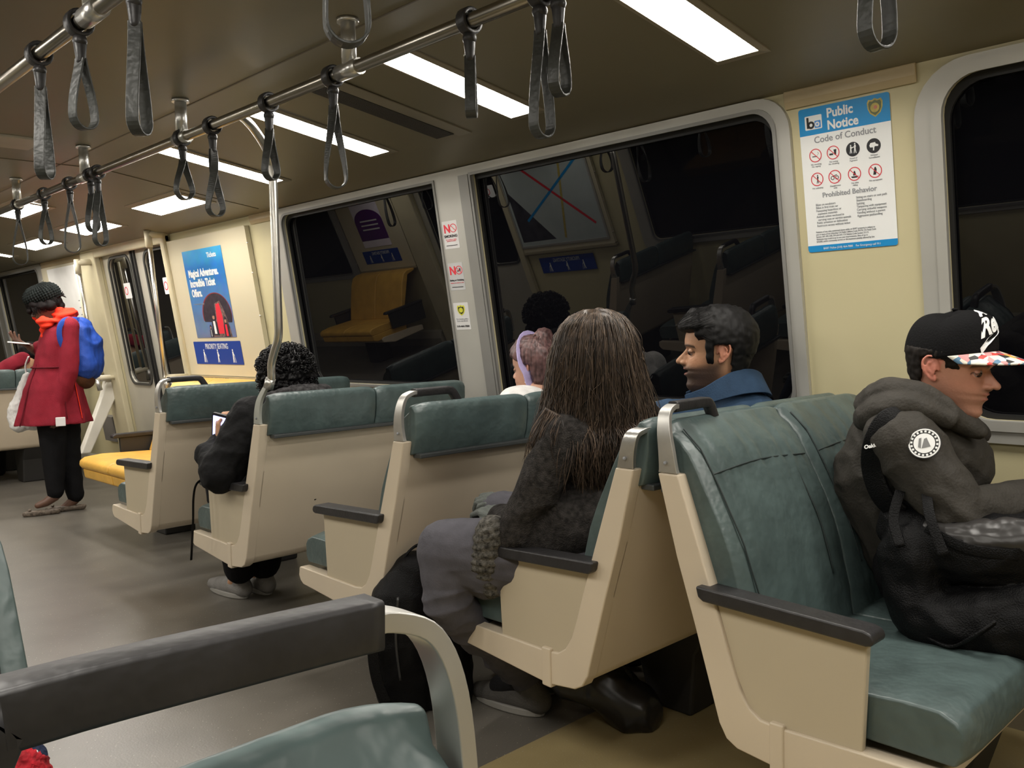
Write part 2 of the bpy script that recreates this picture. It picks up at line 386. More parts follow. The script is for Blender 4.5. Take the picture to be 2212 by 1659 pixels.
for y in (-1.0, -.2): 
    lamp('ceiling_light', 1.715, 2.29, y, .135, 'lit ceiling light strip behind the camera', group='ceiling lights behind the camera')
    lamp('ceiling_light', CX-1.26, CX-.685, y, .135, 'lit ceiling light strip behind the camera', group='ceiling lights behind the camera')
# ventilation slot
t = thing('ceiling_vent', 'long dark grey air vent slot in the ceiling between two lit strips', 'vent', (2.0, 2.72, 2.05))
mb = MB()
def strip(mb, x0, x1, y0, y1, d0, d1, m):
    A = [(x0, y0, cz(x0)+d0), (x1, y0, cz(x1)+d0), (x1, y1, cz(x1)+d0), (x0, y1, cz(x0)+d0)]; B = [(a, b_, c_+d1-d0) for a, b_, c_ in A]; mb.hexa(A, B, m)
strip(mb, 1.66, 2.33, 2.60, 2.675, -.004, 0, mat('vent_frame', (.27, .24, .18), .5)); mb.build('vent_frame', t)
mb = MB(); strip(mb, 1.68, 2.30, 2.670, 2.775, -.007, -.001, mat('vent_mesh', (.030, .028, .024), .6, bump=.6, bscale=300, kind='voronoi')); mb.build('vent_grille', t)

# ---------------------------------------------------------------- overhead rails and straps
RZ = 1.96; RX = {1: 1.44, -1: .755}
for sd, ye in ((1, 9.5), (-1, 9.5)):
    t = thing('overhead_rail', 'long steel grab rail running under the ceiling ' + ('over the right hand seats' if sd > 0 else 'at the top left'), 'grab rail', (RX[sd], 4, RZ))
    MB().tube([(RX[sd], Y0+.1, RZ), (RX[sd], ye, RZ)], .0175, mat('rail_steel', (.36, .335, .29), .28, 1.0, var=.05), 16).build('rail', t)
    for y in (-.1, 1.0, 2.11, 3.2, 4.22, 5.25, 6.3, 7.4, 8.4):
        mb = MB().tube([(RX[sd], y, RZ+.015), (RX[sd], y, 2.099)], .021, ALU, 14)
        mb.tube([(RX[sd], y, 2.088), (RX[sd], y, 2.099)], .031, ALU, 16)
        mb.tube([(RX[sd], y-.05, RZ), (RX[sd], y+.05, RZ)], [.023, .023], ALU, 14)
        mb.build('rail_bracket', t)
STRAPS = [
    (1.440, 0.625, 1.659, -0.201, 0.040, 0.10, 'dark strap loop hanging at the top right, in front of the ceiling lights'),
    (1.440, 1.317, 1.727, 0.252, 0.036, 0.10, 'shorter strap of the near pair, hanging right of its neighbour'),
    (1.440, 1.372, 1.647, 0.063, 0.036, 0.20, 'longest near strap of the pair hanging over the big window'),
    (1.440, 1.605, 1.735, 0.735, 0.022, 0.00, 'closed strap hanging edge on against the second light strip'),
    (1.440, 2.196, 1.645, -0.319, 0.036, 0.90, 'open strap loop hanging in front of the dark ceiling vent'),
    (1.440, 2.564, 1.719, 0.361, 0.036, 0.60, 'strap hanging on the rail just beside the vertical steel pole'),
    (1.440, 2.957, 1.647, 0.245, 0.040, 1.50, 'twisted strap hanging left of the steel pole with round loop'),
    (1.440, 3.200, 1.735, 0.275, 0.045, 0.50, 'strap hanging at the rail bracket before the third light strip'),
    (1.440, 4.066, 1.640, 0.445, 0.040, 0.40, 'right hand strap of the far pair beside a rail bracket'),
    (1.440, 4.150, 1.710, 0.539, 0.040, 0.30, 'left hand strap of the far pair beside a rail bracket'),
    (1.440, 4.427, 1.640, -0.140, 0.040, 0.30, 'open strap loop between the far pair and the short twin strap'),
    (1.440, 4.803, 1.710, 0.407, 0.040, 0.20, 'short far strap with its two bands spread in a narrow V'),
    (1.440, 5.248, 1.640, -0.181, 0.042, 0.30, 'farthest strap, open loop hanging at the left edge'),
    (0.755, 1.108, 1.644, -0.424, 0.038, 0.10, 'bottom of an open strap loop at the top centre edge'),
    (0.755, 1.876, 1.648, 0.699, 0.036, 0.25, 'nearest grey strap on the top left rail, cut by the top edge'),
    (0.755, 2.199, 1.717, 0.332, 0.036, 0.15, 'middle strap on the top left rail, the shortest of the three'),
    (0.755, 2.498, 1.644, 0.823, 0.034, 0.20, 'leftmost strap on the top left rail, long and narrow'),
]
def strap(x, y, zb, yaw, w, tw, label):
    w *= .82
    t = thing('hanging_strap', label, 'hand strap', (x, y, RZ), 'dark leather hanging straps on the overhead rails')
    c, s = math.cos(yaw), math.sin(yaw)
    def L(a, b, z, rot=0): # a along loop plane, b across
        ca, sa = math.cos(rot), math.sin(rot); a2 = a*ca-b*sa; b2 = a*sa+b*ca
        return (x+a2*c-b2*s, y+a2*s+b2*c, z)
    # clamp ring round the rail
    MB().sweep([(x+.027*math.cos(u), y, RZ+.027*math.sin(u)) for u in [2*PI*i/18 for i in range(18)]], rsec(.030, .010), RUB, closed=True, fixed=(0, 1, 0)).ell((x, y, RZ-.04), (.016, .019, .016), RUB).build('rail_clamp', t)
    mb = MB().cap((x, y, RZ-.045), .015, (x, y, RZ-.085), .011, RUB)
    mb.ell(L(.012, .012, RZ-.075), .005, STEEL, nu=8, nv=6); mb.build('strap_knot', t)
    z0 = RZ-.08; n = 30; pts = []
    H = z0-(zb+w)
    for i in range(n+1):
        u = i/n; pts.append((-w*(.12+.88*math.sin(u*PI/2)**1.25), z0-H*u))
    for i in range(1, 12): a = PI+PI*i/12; pts.append((w*math.cos(a), zb+w+w*math.sin(a)))
    pts += [(-a, z) for a, z in pts[n::-1]]
    V = []; fs = []; hw = .0135; th = .0024
    N = len(pts)
    for i, (a, z) in enumerate(pts):
        rot = tw*max(0, min(1, (z-zb-w)/H))
        j0 = pts[max(i-1, 0)]; j1 = pts[min(i+1, N-1)]; dx = j1[0]-j0[0]; dz = j1[1]-j0[1]; l = math.hypot(dx, dz) or 1; nx, nz = dz/l, -dx/l
        for (q, r) in ((-hw, -th), (hw, -th), (hw, th), (-hw, th)): V.append(L(a+nx*r, q, z+nz*r, rot))
    for i in range(N-1):
        for q in range(4): r = (q+1) % 4; fs.append((4*i+q, 4*i+r, 4*i+4+r, 4*i+4+q))
    fs += [(3, 2, 1, 0), (4*N-4, 4*N-3, 4*N-2, 4*N-1)]
    MB().add(V, fs, STRAP).build('strap_loop', t, bevel=.0012, seg=1)
for s_ in STRAPS: strap(*s_)

# ---------------------------------------------------------------- seats
def interp(tab, z):
    for (z0, t0), (z1, t1) in zip(tab, tab[1:]):
        if z0 >= z >= z1: return t0+(t1-t0)*(z0-z)/(z0-z1)
    return tab[-1][1]
FRONT = [(1.0, .02), (.98, .036), (.94, .077), (.86, .122), (.74, .180), (.645, .206), (.55, .226), (.47, .24)]
FRAMEP = [(.003, .887), (.052, .70), (.098, .554), (.160, .345), (.178, .314), (.205, .299), (.30, .288), (.632, .322), (.650, .334), (.660, .352), (.655, .380), (.648, .385),
          (.30, .377), (.262, .381), (.236, .398), (.213, .432), (.196, .478), (.139, .652), (.058, .887)]
def seat(x0, y0, sx, sy, label, kind='handle', m=None, group=None, arm=True, hz=0, cz_=0, gl=0, length=1.04, backs=2):
    """local x into the seat row from the aisle, t forwards from the seat back, z up"""
    M_ = m or TEAL
    t_ = thing('train_seat', label, 'seat', (x0, y0, 0), group)
    f = lambda x, t, z: (x0+sx*x, y0+sy*t, z)
    # shell: thick L profile
    outer = [(.012, .86), (.052, .70), (.098, .554), (.162, .345), (.19, .312), (.225, .303), (.62, .335)]
    inner = [(.62, .375), (.24, .36), (.205, .38), (.19, .42), (.13, .60), (.085, .72), (.05, .86)]
    sh = MB().prism(outer+inner, lambda t, z: f(.02, t, z), lambda t, z: f(length, t, z), SHELL)
    sh.build('seat_shell', t_, bevel=.012, seg=3, smooth=True)
    for e, (xa, xb) in enumerate(((0, .040), (length-.03, length))):
        if kind == 'none' and e == 0: xa, xb = .06, .09
        fr = MB().prism(FRAMEP, lambda t, z: f(xa, t, z), lambda t, z: f(xb, t, z), SHELL)
        if e == 0 and kind != 'handle_nocollar':
            fr.prism([(.285, .281), (.318, .283), (.318, .386), (.285, .386)], lambda t, z: f(-.004, t, z), lambda t, z: f(.03, t, z), SHELL)
        fr.build('side_frame', t_, bevel=.010, seg=3, smooth=True)
    MB().prism([(.492, .612), (.480, .375), (.26, .375), (.230, .400), (.20, .46), (.150, .62)], lambda t, z: f(.008, t, z), lambda t, z: f(.026, t, z), SIDEP).build('side_panel', t_, bevel=.003)
    ap = [(.122, .624), (.135, .616), (.50, .603), (.512, .606), (.516, .616), (.510, .629), (.495, .634), (.116, .648)]
    MB().prism(ap, lambda t, z: f(-.022, t, z), lambda t, z: f(.038, t, z), RUB).build('armrest', t_, bevel=.008, seg=3, smooth=True)
    # cushions
    cw = (length-.045)/backs
    for i in range(backs):
        xa = .030+i*cw+.002; xb = xa+cw-.004
        if gl and i == 0: xa = .012
        nx = 10; V = []; fs = []
        pr = [(.655, .395), (.668, .42), (.668, .462), (.655, .492), (.625, .506), (.55, .507), (.42, .498), (.30, .490), (.20, .488), (.18, .40)]
        for k in range(nx+1):
            x = xa+(xb-xa)*k/nx; e = min(k, nx-k)/nx*2; cr = (1-(1-min(e*2.2, 1))**2)
            for (t, z) in pr: V.append(f(x, t-(1-cr)*(.010 if t > .6 else 0), z-(1-cr)*(.012 if z > .47 else 0)))
        n = len(pr)
        for k in range(nx):
            for q in range(n): r = (q+1) % n; fs.append((k*n+q, k*n+r, k*n+n+r, k*n+n+q))
        fs += [tuple(range(n)), tuple(range(nx*n+n-1, nx*n-1, -1))]
        MB().add(V, fs, M_).build('seat_cushion', t_, bevel=.006, seg=2, smooth=True)
        # backrest wrapping over the top to the rear
        zz = [.47, .55, .60, .66, .72, .78, .84, .89, .93, .96, .985]
        pr = [(interp(FRONT, z), z) for z in zz]+[(.012, 1.004), (-.006, 1.007), (-.020, .997), (-.027, .975), (-.026, .93), (-.018, .88), (-.006, .845), (.02, .84), (.06, .86), (.10, .72), (.17, .47)]
        n = len(pr); V = []; fs = []; nx = 44
        for k in range(nx+1):
            u = k/nx; x = xa+(xb-xa)*u; e = min(u, 1-u)*2; cr = 1-(1-min(e*4.0, 1))**2
            for (t, z) in pr:
                w = .006*noise.noise(Vector((x*9, z*9, y0*3)))+.002*noise.noise(Vector((x*40+y0, z*14, 1)))+.0075*noise.noise(Vector((x*34+y0*5, z*4.5, 1)))*min(max((z-.80)/.08, .15), 1)
                fr_ = t > interp(FRONT, min(z, 1.0))-.004 and z < .99
                dip = (1-cr)*.014
                tt = t-dip+w*(1 if fr_ else 0) if fr_ else (t+dip*.7 if t < -.003 else t)
                V.append(f(x, tt, z-(1-cr)*(.010 if z > .98 else 0)-cz_*(z > .8)))
        for k in range(nx):
            for q in range(n): r = (q+1) % n; fs.append((k*n+q, k*n+r, k*n+n+r, k*n+n+q))
        fs += [tuple(range(n)), tuple(range(nx*n+n-1, nx*n-1, -1))]
        b = MB().add(V, fs, M_, True).build('backrest', t_, bevel=.004, seg=2, smooth=True)
        # piping seams
        sm_ = MB(); fz = lambda z: interp(FRONT, z)+.001
        def seam(pts): sm_.tube([f(x, fz(z), z) for x, z in smoothpath([(a, c, 0) for a, c in pts], 5) for x, z in ((x, z),)] if False else [f(p.x, fz(p.y)+.0005, p.y) for p in smoothpath([(a, c, 0) for a, c in pts], 5)], .0022, PIPE, 6)
        W = xb-xa; s0 = xa+.030; s1 = xb-.030
        seam([(s0, .985), (s0+.004, .90), (s0+.008, .78), (s0+.018, .66), (s0+.03, .60)])
        seam([(s0+.004, .885), (xa+W/2, .895), (s1-.004, .885)])
        if i > 0: seam([(s1, .985), (s1-.004, .90), (s1-.006, .78), (s1-.008, .60)])
        seam([(xa+W*.78, .892), (xa+W*.80, .75), (xa+W*.81, .60)])
        sm_.build('piping', b) if cz_ == 0 else None
    MB().prism([(-.022, .832), (-.022, .846), (.016, .848), (.016, .832)], lambda t, z: f(.045, t, z), lambda t, z: f(length-.01, t, z), TRIM).build('rubber_trim', t_, bevel=.003)
    # aisle end bracket
    def br(path, w0, w1, mt, nm='bracket', dots=True):
        pts = smoothpath([(a, b, c) for a, b, c in path], 5); V = []; fs = []; n = len(pts)
        for i, p in enumerate(pts):
            j0 = pts[max(i-1, 0)]; j1 = pts[min(i+1, n-1)]; d = (j1-j0).normalized(); nrm = Vector((-d.z, 0, d.x)).normalized(); w = w0+(w1-w0)*(i/(n-1))**.6
            for (q, r) in ((-w/2, -.006), (w/2, -.006), (w/2, .006), (-w/2, .006)):
                V.append(f(p.x+nrm.x*r, p.y+q, p.z+nrm.z*r))
        for i in range(n-1):
            for q in range(4): r = (q+1) % 4; fs.append((4*i+q, 4*i+r, 4*i+4+r, 4*i+4+q))
        fs += [(0, 1, 2, 3), (4*n-1, 4*n-2, 4*n-3, 4*n-4)]
        mb = MB().add(V, fs, mt)
        for zq in (.912,): mb.ell(f(-.003, .027, zq), (.0045, .0045, .0045), GREYP, nu=10, nv=6)
        mb.build(nm, t_, bevel=.003, seg=2, smooth=True)
    if kind == 'none': pass
    elif kind == 'low':
        br([(.008, .030, .889), (.005, .022, .93), (.008, .012, .965), (.024, .004, .977), (.05, .0, .980)], .050, .034, ALU)
    elif kind == 'pole':
        br([(.006, .030, .889), (.004, .024, .93), (.006, .012, .975), (.010, -.012, 1.01), (.014, -.040, 1.04)], .050, .030, mat('grey_cast_metal', (.40, .41, .37), .5, .3))
        P = [(.016, -.050, 1.035), (.020, -.062, 1.07), (.020, -.066, 1.12), (.022, -.090, 1.17), (.024, -.118, 1.22), (.024, -.124, 1.30), (.024, -.124, 1.50), (.024, -.124, 1.80), (.02, -.124, 1.86), (-.02, -.15, 1.915), (-.11, -.23, 1.955), (-.205, -.33, 1.96)]
        pm = MB().tube([f(*p) for p in smoothpath(P, 6)], .0155, STEEL, 14)
        pm.tube([f(.0145, -.045, 1.03), f(.018, -.06, 1.065)], .019, ALU, 14)
        pm.build('stanchion_pole', t_)
    else:
        br([(.008, .030, .889), (.003, .028, .94), (.004, .022, .985+hz), (.016, .016, 1.022+hz), (.042, .012, 1.036+hz), (.062, .012, 1.037+hz)], .052 if gl == 0 else .026, .023, mat('bracket_aluminium', (.60, .59, .56), .42, .85, var=.08, scale=20))
        sl = .12*gl; G = [(.050, .012, 1.036+hz), (.12, .010, 1.037+hz+sl*.35), (.185+gl, .008, 1.037+hz+sl), (.205+gl, .007, 1.030+hz+sl), (.222+gl, .006, 1.005), (.234+gl, .004, .985), (.238+gl, .003, .955-cz_)]
        MB().sweep([f(*p) for p in smoothpath(G, 5)], rsec(.024, .026+gl*.07, .22 if gl == 0 else .12), RUB, up=(0, 1, 0)).build('grab_handle', t_)
    # pedestal under the seat
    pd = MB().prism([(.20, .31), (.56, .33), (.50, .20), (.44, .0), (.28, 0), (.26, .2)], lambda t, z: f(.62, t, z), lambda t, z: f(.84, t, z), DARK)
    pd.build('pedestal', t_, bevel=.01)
    return t_
RXA = 1.645
seat(RXA, 4.02, 1, 1, 'seat with a black grab handle just in front of the yellow priority bench', 'handle')
seat(RXA, 3.085, 1, 1, 'seat with the tall steel pole rising from its aisle corner', 'pole')
seat(RXA, 2.185, 1, 1, 'seat with a black grab handle, directly in front of the long haired passenger', 'handle_nocollar')
seat(RXA, 1.292, 1, 1, 'seat with only a low metal bracket and no grab handle, under the long haired passenger', 'low')
seat(RXA, 1.228, 1, -1, 'large near seat facing the camera, with empty aisle cushion beside the man in the cap', 'handle')
seat(RXA, 8.26, 1, 1, 'far teal and beige seat beyond the train doors, behind the woman in red', 'handle')
seat(RXA, 9.16, 1, 1, 'farthest seat row beyond the doors, hidden behind another seat', 'handle', group='far seat rows')
seat(RXA, 10.06, 1, 1, 'farthest seat row beyond the doors, hidden behind another seat', 'handle', group='far seat rows')
LXA = .345
seat(.335, .425, -1, -1, 'blurred nearest seat at the bottom left with big black grab handle', 'handle', hz=.021, cz_=.001, gl=.040)
seat(LXA, 1.33, -1, -1, 'teal seat back cut by the left edge of the picture beside the aisle', 'none')
seat(LXA, 2.38, -1, 1, 'row of seats on the near side of the aisle, further along', 'handle', group='near side seat rows')
seat(LXA, 3.28, -1, 1, 'row of seats on the near side of the aisle, further along', 'handle', group='near side seat rows')

# yellow side-facing priority benches
def bench(side, ya, yb, label, group=None):
    t = thing('priority_bench', label, 'bench', (CX+side*1.2, (ya+yb)/2, 0), group)
    g = lambda x, y, z: (CX+side*x, y, z)
    n = 2; w = (yb-ya-.06)/n
    MB().prism([(1.05, .29), (1.03, .335), (1.06, .35), (1.45, .34), (1.62, .32), (1.62, .26), (1.2, .25)], lambda x, z: g(x, ya+.03, z), lambda x, z: g(x, yb-.03, z), SHELL).build('bench_shell', t, bevel=.01)
    for i in range(n):
        a = ya+.03+i*w+.003; b = a+w-.006
        MB().prism([(.925, .40), (.905, .425), (.91, .455), (.94, .475), (1.05, .485), (1.38, .472), (1.40, .41), (1.0, .395)], lambda x, z: g(x, a, z), lambda x, z: g(x, b, z), YEL).build('seat_cushion', t, bevel=.012, seg=3, smooth=True)
        MB().prism([(.975, .325), (.938, .34), (.928, .402), (1.40, .404), (1.40, .33)], lambda x, z: g(x, a, z), lambda x, z: g(x, b, z), YEL).build('cushion_base', t, bevel=.010, seg=2, smooth=True)
        bk = MB().prism([(1.36, .47), (1.40, .47), (1.60, .90), (1.70, .925), (1.715, .94), (1.70, .955), (1.60, .952), (1.545, .925), (1.50, .85), (1.44, .70)], lambda x, z: g(x, a, z), lambda x, z: g(x, b, z), YEL).build('backrest', t, bevel=.012, seg=3, smooth=True)
    for e, y in enumerate((ya, yb)):
        arm = MB().prism([(1.13, .572), (1.13, .592), (1.15, .602), (1.66, .600), (1.66, .572)], lambda x, z: g(x, y-.028, z), lambda x, z: g(x, y+.028, z), RUB)
        arm.build('armrest', t, bevel=.008, seg=3)
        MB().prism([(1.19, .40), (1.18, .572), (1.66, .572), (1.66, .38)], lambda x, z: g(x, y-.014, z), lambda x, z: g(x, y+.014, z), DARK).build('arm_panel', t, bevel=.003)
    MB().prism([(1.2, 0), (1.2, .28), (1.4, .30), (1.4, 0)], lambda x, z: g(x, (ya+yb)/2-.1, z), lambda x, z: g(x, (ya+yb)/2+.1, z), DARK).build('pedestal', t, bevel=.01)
    return t
bench(1, 5.02, 6.09, 'yellow side facing priority bench under the blue poster')
seat(LXA, 4.2, -1, 1, 'row of seats on the near side of the aisle, further along', 'handle', group='near side seat rows')
bench(-1, 7.84, 8.90, 'yellow bench across the aisle seen only as a reflection in the dark window')

# ledge with small lettering under the poster panel
f = wallf(1)
lg = MB().prism([(0, .93), (.075, .93), (.080, .944), (.03, .968), (0, .968)], lambda w, z: f(4.99, z, w), lambda w, z: f(6.17, z, w), WALL2)
lo = struct(lg.build('trim_51', bevel=.003))
def flipf(side, ref, sgn, off): # text mapper: reading direction from the room
    ff = wallf(side)
    return lambda u, v, w: ff(ref[0]-sgn*u, ref[1]+v, off+w)
lt_ = MB()
def ledgetext(u, v, w): # on the sloping top of the ledge
    p0 = Vector(f(5.98, .945, .079)); p1 = Vector(f(5.98, .968, .031)); d = (p1-p0).normalized(); n_ = d.cross(Vector((0, 1, 0))); n_ = n_ if n_.z > 0 else -n_
    q = p0+d*v+n_*(w+.0008); return (q.x, q.y-u, q.z)
lt_.text('FEDERAL LAW REQUIRES THESE SEATS BE MADE', .021, lambda u, v, w: ledgetext(u, v+.027, w), BLK, bold=.0008)
lt_.text('ACCESSIBLE FOR PERSONS WITH DISABILITIES', .021, lambda u, v, w: ledgetext(u+.12, v+.006, w), BLK, bold=.0008)
lt_.build('ledge_lettering', lo)

# door-side poles and wind screens
CREAM = mat('cream_bracket', (.62, .56, .40), .4)
def doorpole(y, label, xt, xb, zt, zb):
    t = thing('door_pole', label, 'grab pole', (xb, y, zb))
    p = MB().tube([(xt, y, zt), (xb, y, zb)], .0155, STEEL, 14); p.build('pole', t)
    MB().tube([(xt-.01, y, zt+.045), (xt, y, zt-.07)], .024, CREAM, 14).tube([(xt-.01, y, zt+.02), (xt+.16, y, zt+.03)], .026, CREAM, 14).build('top_bracket', t)
    q = MB().tube([(xb, y, zb-.01), (xb+.02, y, zb-.10)], .02, ALU, 12); q.tube([(xb, y, zb), (xb+.16, y, zb)], .018, CREAM, 12); q.build('bottom_bracket', t)
    return t
doorpole(6.15, 'leaning steel pole at the near side of the train doors', 2.50, 2.565, 1.93, .96)
doorpole(7.58, 'leaning steel pole at the far side of the doors behind the woman in red', 2.50, 2.60, 1.84, .92)
ws = thing('wind_screen', 'white slanting wind screen bar at the far side of the doors', 'wind screen', (2.6, 7.70, 0))
MB().prism([(2.70, .90), (2.745, .90), (2.79, .78), (2.55, .30), (2.47, .30), (2.66, .76)], lambda x, z: (x, 7.66, z), lambda x, z: (x, 7.74, z), mat('white_enamel', (.80, .77, .68), .35)).build('slanted_bar', ws, bevel=.012, seg=3)
MB().tube([(2.62, 7.66, .915), (2.76, 7.66, .915)], .026, MATS['white_enamel'], 14).build('stub', ws)
MB().tube([(2.50, 7.66, 1.85), (2.62, 7.66, .93)], .012, CREAM, 10).build('edge_tube', ws)
h = MB().prism([(.36, .36), (.62, .36), (.62, .58), (.36, .58)], lambda y, z: f(7.46+y, z-.0, .0), lambda y, z: f(7.46+y, z, .052), mat('grey_plate', (.16, .15, .14), .5)).build('kick_plate', bevel=.003)
tag(h, 'dark grey square access plate low on the wall by the doors', 'access plate')

# ---------------------------------------------------------------- signs on the right wall
def TW(side, y, z, off, s=1):      # text frame on the wall: u runs to the right as read from the room
    ff = wallf(side); return lambda u, v, w: ff(y-side*u, z+v, off+w)
def noring(mb, T, u, v, r, m=RED, th=.17, slash=True, d=.0006):
    f2 = lambda a, b, w: T(a, b, w+d)
    mb.plate(circ(u, v, r, 28), [circ(u, v, r*(1-th), 28)], .0004, f2, m)
    if slash:
        a = math.radians(-45); c_, s_ = math.cos(a), math.sin(a); L = r*(1-th*.5); h = r*th*.42
        mb.plate([(u+x*c_-y*s_, v+x*s_+y*c_) for x, y in ((-L, -h), (L, -h), (L, h), (-L, h))], [], .0004, lambda a_, b_, w: T(a_, b_, w+d+.0006), m)
def shape(mb, T, pts, u, v, s, m, d=.0005): mb.plate([(u+x*s, v+y*s) for x, y in pts], [], .0004, lambda a, b, w: T(a, b, w+d), m)
def man(mb, T, u, v, s, m, arm='cane', d=.0005):
    mb.plate(circ(u, v+.86*s, .12*s, 12), [], .0004, lambda a, b, w: T(a, b, w+d), m)
    shape(mb, T, [(-.12, .70), (.12, .70), (.17, .36), (.10, .34), (.10, -.02), (.20, -.6), (.08, -.6), (-.02, -.08), (-.14, -.6), (-.26, -.6), (-.14, 0)], u, v, s, m, d)
    if arm == 'cane': shape(mb, T, [(.10, .55), (.34, .25), (.32, .18), (.52, -.6), (.46, -.6), (.26, .20), (.08, .40)], u, v, s, m, d+.0004)
    if arm == 'belly': shape(mb, T, [(.08, .55), (.30, .30), (.30, .15), (.08, .08)], u, v, s, m, d+.0004)
# public notice
t = thing('notice_poster', 'tall white and blue public notice on the wall between the two windows', 'poster', (2.65, 1.25, 1.68))
T = TW(1, 1.398, 1.895, .001); PW, PH = .287, .443      # top-left corner, u right, v negative down
sh = MB().plate(rrect(0, -PH, PW, 0, .008, 3), [], .0008, T, WHITE)
B1 = lambda a, b, w: T(a, b, w+.0007)
sh.plate(rrect(0, -.082, PW, 0, (.0, .008, .008, .0), 3), [], .0004, B1, BLUE)
sh.plate(rrect(0, -PH, PW, -PH+.020, (.008, 0, 0, .008), 3), [], .0004, B1, BLUE); sh.build('notice_sheet', t)
lg = MB().plate(rrect(.020, -.066, .076, -.024, .003, 2), [], .0004, lambda a, b, w: T(a, b, w+.0012), WHITE)
L3 = lambda a, b, w: T(a, b, w+.0018)
lg.plate(rrect(.026, -.061, .033, -.028, .001, 1), [], .0004, L3, BLK); lg.plate(circ(.040, -.052, .0115, 20), [circ(.040, -.052, .005, 16)], .0004, L3, BLK)
lg.plate(rrect(.052, -.063, .072, -.041, .002, 2), [], .0004, L3, mat('logo_blue', (.08, .30, .75), .4)); lg.plate(circ(.061, -.052, .0075, 20), [], .0004, lambda a, b, w: T(a, b, w+.0024), WHITE); lg.plate(circ(.061, -.052, .003, 12), [], .0004, lambda a, b, w: T(a, b, w+.003), MATS['logo_blue'])
lg.build('transit_logo', t)
tx = MB(); tx.text('Public\nNotice', .038, lambda u, v, w: T(u+.092, v-.038, w+.0012), WHITE, bold=.0011, sx=.93); tx.build('white_heading', t)
bd = MB(); SH = [(0, .5), (.16, .42), (.34, .46), (.42, .30), (.40, .0), (.28, -.26), (0, -.46), (-.28, -.26), (-.40, 0), (-.42, .30), (-.34, .46), (-.16, .42)]
shape(bd, T, SH, .243, -.038, .056, GOLD, .0010); shape(bd, T, SH, .243, -.038, .046, mat('badge_green', (.13, .15, .07), .5), .0014)
bd.plate(circ(.243, -.037, .0135, 20), [], .0004, lambda a, b, w: T(a, b, w+.002), GOLD); bd.plate(circ(.245, -.036, .0055, 14), [], .0004, lambda a, b, w: T(a, b, w+.0026), mat('badge_rose', (.55, .20, .15), .5)); bd.build('police_badge', t)
tx = MB(); tx.text('Code of Conduct', .0275, lambda u, v, w: T(u+.144, v-.108, w+.0008), GREYP, 'CENTER', bold=.0003)
tx.text('Prohibited Behavior', .0215, lambda u, v, w: T(u+.147, v-.276, w+.0008), GREYP, 'CENTER', bold=.0003)
tx.build('dark_headings', t)
ic = MB(); ux = (.047, .105, .168, .232)
names = [('No smoking\nNo vaping', 'No eating\nNo drinking', 'Proof of\nPayment', '24-hour\nSurveillance'), ('No soliciting', 'Headphones\nonly', 'No bike\nriding', 'No spraypaint')]
for r_ in range(2):
    for c_, u in enumerate(ux):
        v = -.145-r_*.073; R_ = .0205
        if r_ == 0 and c_ >= 2:
            ic.plate(circ(u, v, R_+.001, 28), [], .0004, lambda a, b, w: T(a, b, w+.0008), BLK)
            if c_ == 2:
                man(ic, T, u-.006, v-.002, .016, WHITE, None, .0014); man(ic, T, u+.007, v-.001, .019, WHITE, None, .0014); shape(ic, T, [(-.5, .3), (.5, .6), (.5, .45), (-.5, .1)], u, v, .014, WHITE, .0018)
            else: shape(ic, T, [(-.7, .1), (-.5, .5), (.3, .55), (.35, .3), (.8, .1), (.75, -.15), (.2, -.1), (.1, -.3), (.05, -.75), (-.15, -.75), (-.1, -.25), (-.6, -.2)], u, v, .018, WHITE, .0014)
        else:
            if (r_, c_) == (0, 0): shape(ic, T, [(-.6, -.1), (.3, -.1), (.3, -.25), (-.6, -.25)], u, v, .018, BLK); shape(ic, T, [(.3, 0), (.6, .3), (.4, .6), (.5, .6), (.7, .3), (.4, 0)], u, v, .016, GREYP)
            if (r_, c_) == (0, 1): shape(ic, T, [(.1, .5), (.6, .5), (.5, -.4), (.2, -.4)], u, v, .018, BLK); shape(ic, T, [(-.7, -.1), (-.05, -.1), (0, -.4), (-.7, -.4)], u, v, .018, BLK)
            if (r_, c_) == (1, 0): man(ic, T, u+.002, v-.003, .017, BLK, None)
            if (r_, c_) == (1, 1): ic.plate(circ(u-.007, v-.003, .006, 14), [circ(u-.007, v-.003, .004, 14)], .0004, lambda a, b, w: T(a, b, w+.0008), BLK); ic.plate(circ(u+.007, v-.003, .006, 14), [circ(u+.007, v-.003, .004, 14)], .0004, lambda a, b, w: T(a, b, w+.0008), BLK); shape(ic, T, [(-.5, .2), (.5, .5), (.5, .35), (-.4, .05)], u, v, .014, BLK)
            if (r_, c_) == (1, 2): shape(ic, T, [(-.6, -.35), (.6, -.35), (.4, -.6), (-.4, -.6)], u, v, .020, BLK); shape(ic, T, [(-.1, .5), (.1, .5), (.3, -.3), (-.3, -.3)], u, v, .017, BLK)
            if (r_, c_) == (1, 3): shape(ic, T, [(-.35, -.6), (.1, -.6), (.25, .2), (.1, .6), (-.05, .6), (-.2, .2)], u, v, .019, BLK)
            noring(ic, T, u, v, R_, RED, .12, True, .0012)
        tx.V  # keep
        ic.text(names[r_][c_], .0070, lambda a, b, w: T(a+u, b+v-.029, w+.0008), GREYP, 'CENTER')
ic.build('pictograms', t)
sm_ = MB()
colL = 'Bikes on escalators\nBikes in first train car\nPossessing hazardous or\n  explosive materials\nAnimals unless enclosed in\n  carrying case or service animals\nPublic urination or defecation\nRestroom access without ticket'
colR = 'Sitting on stairs or exit path\nSkateboarding\nSpitting\nTampering with equipment\nCarrying unlawful weapons\nVending without a permit\nAggressive panhandling'
sm_.text(colL, .0098, lambda u, v, w: T(u+.036, v-.300, w+.0008), GREYP, sx=.86)
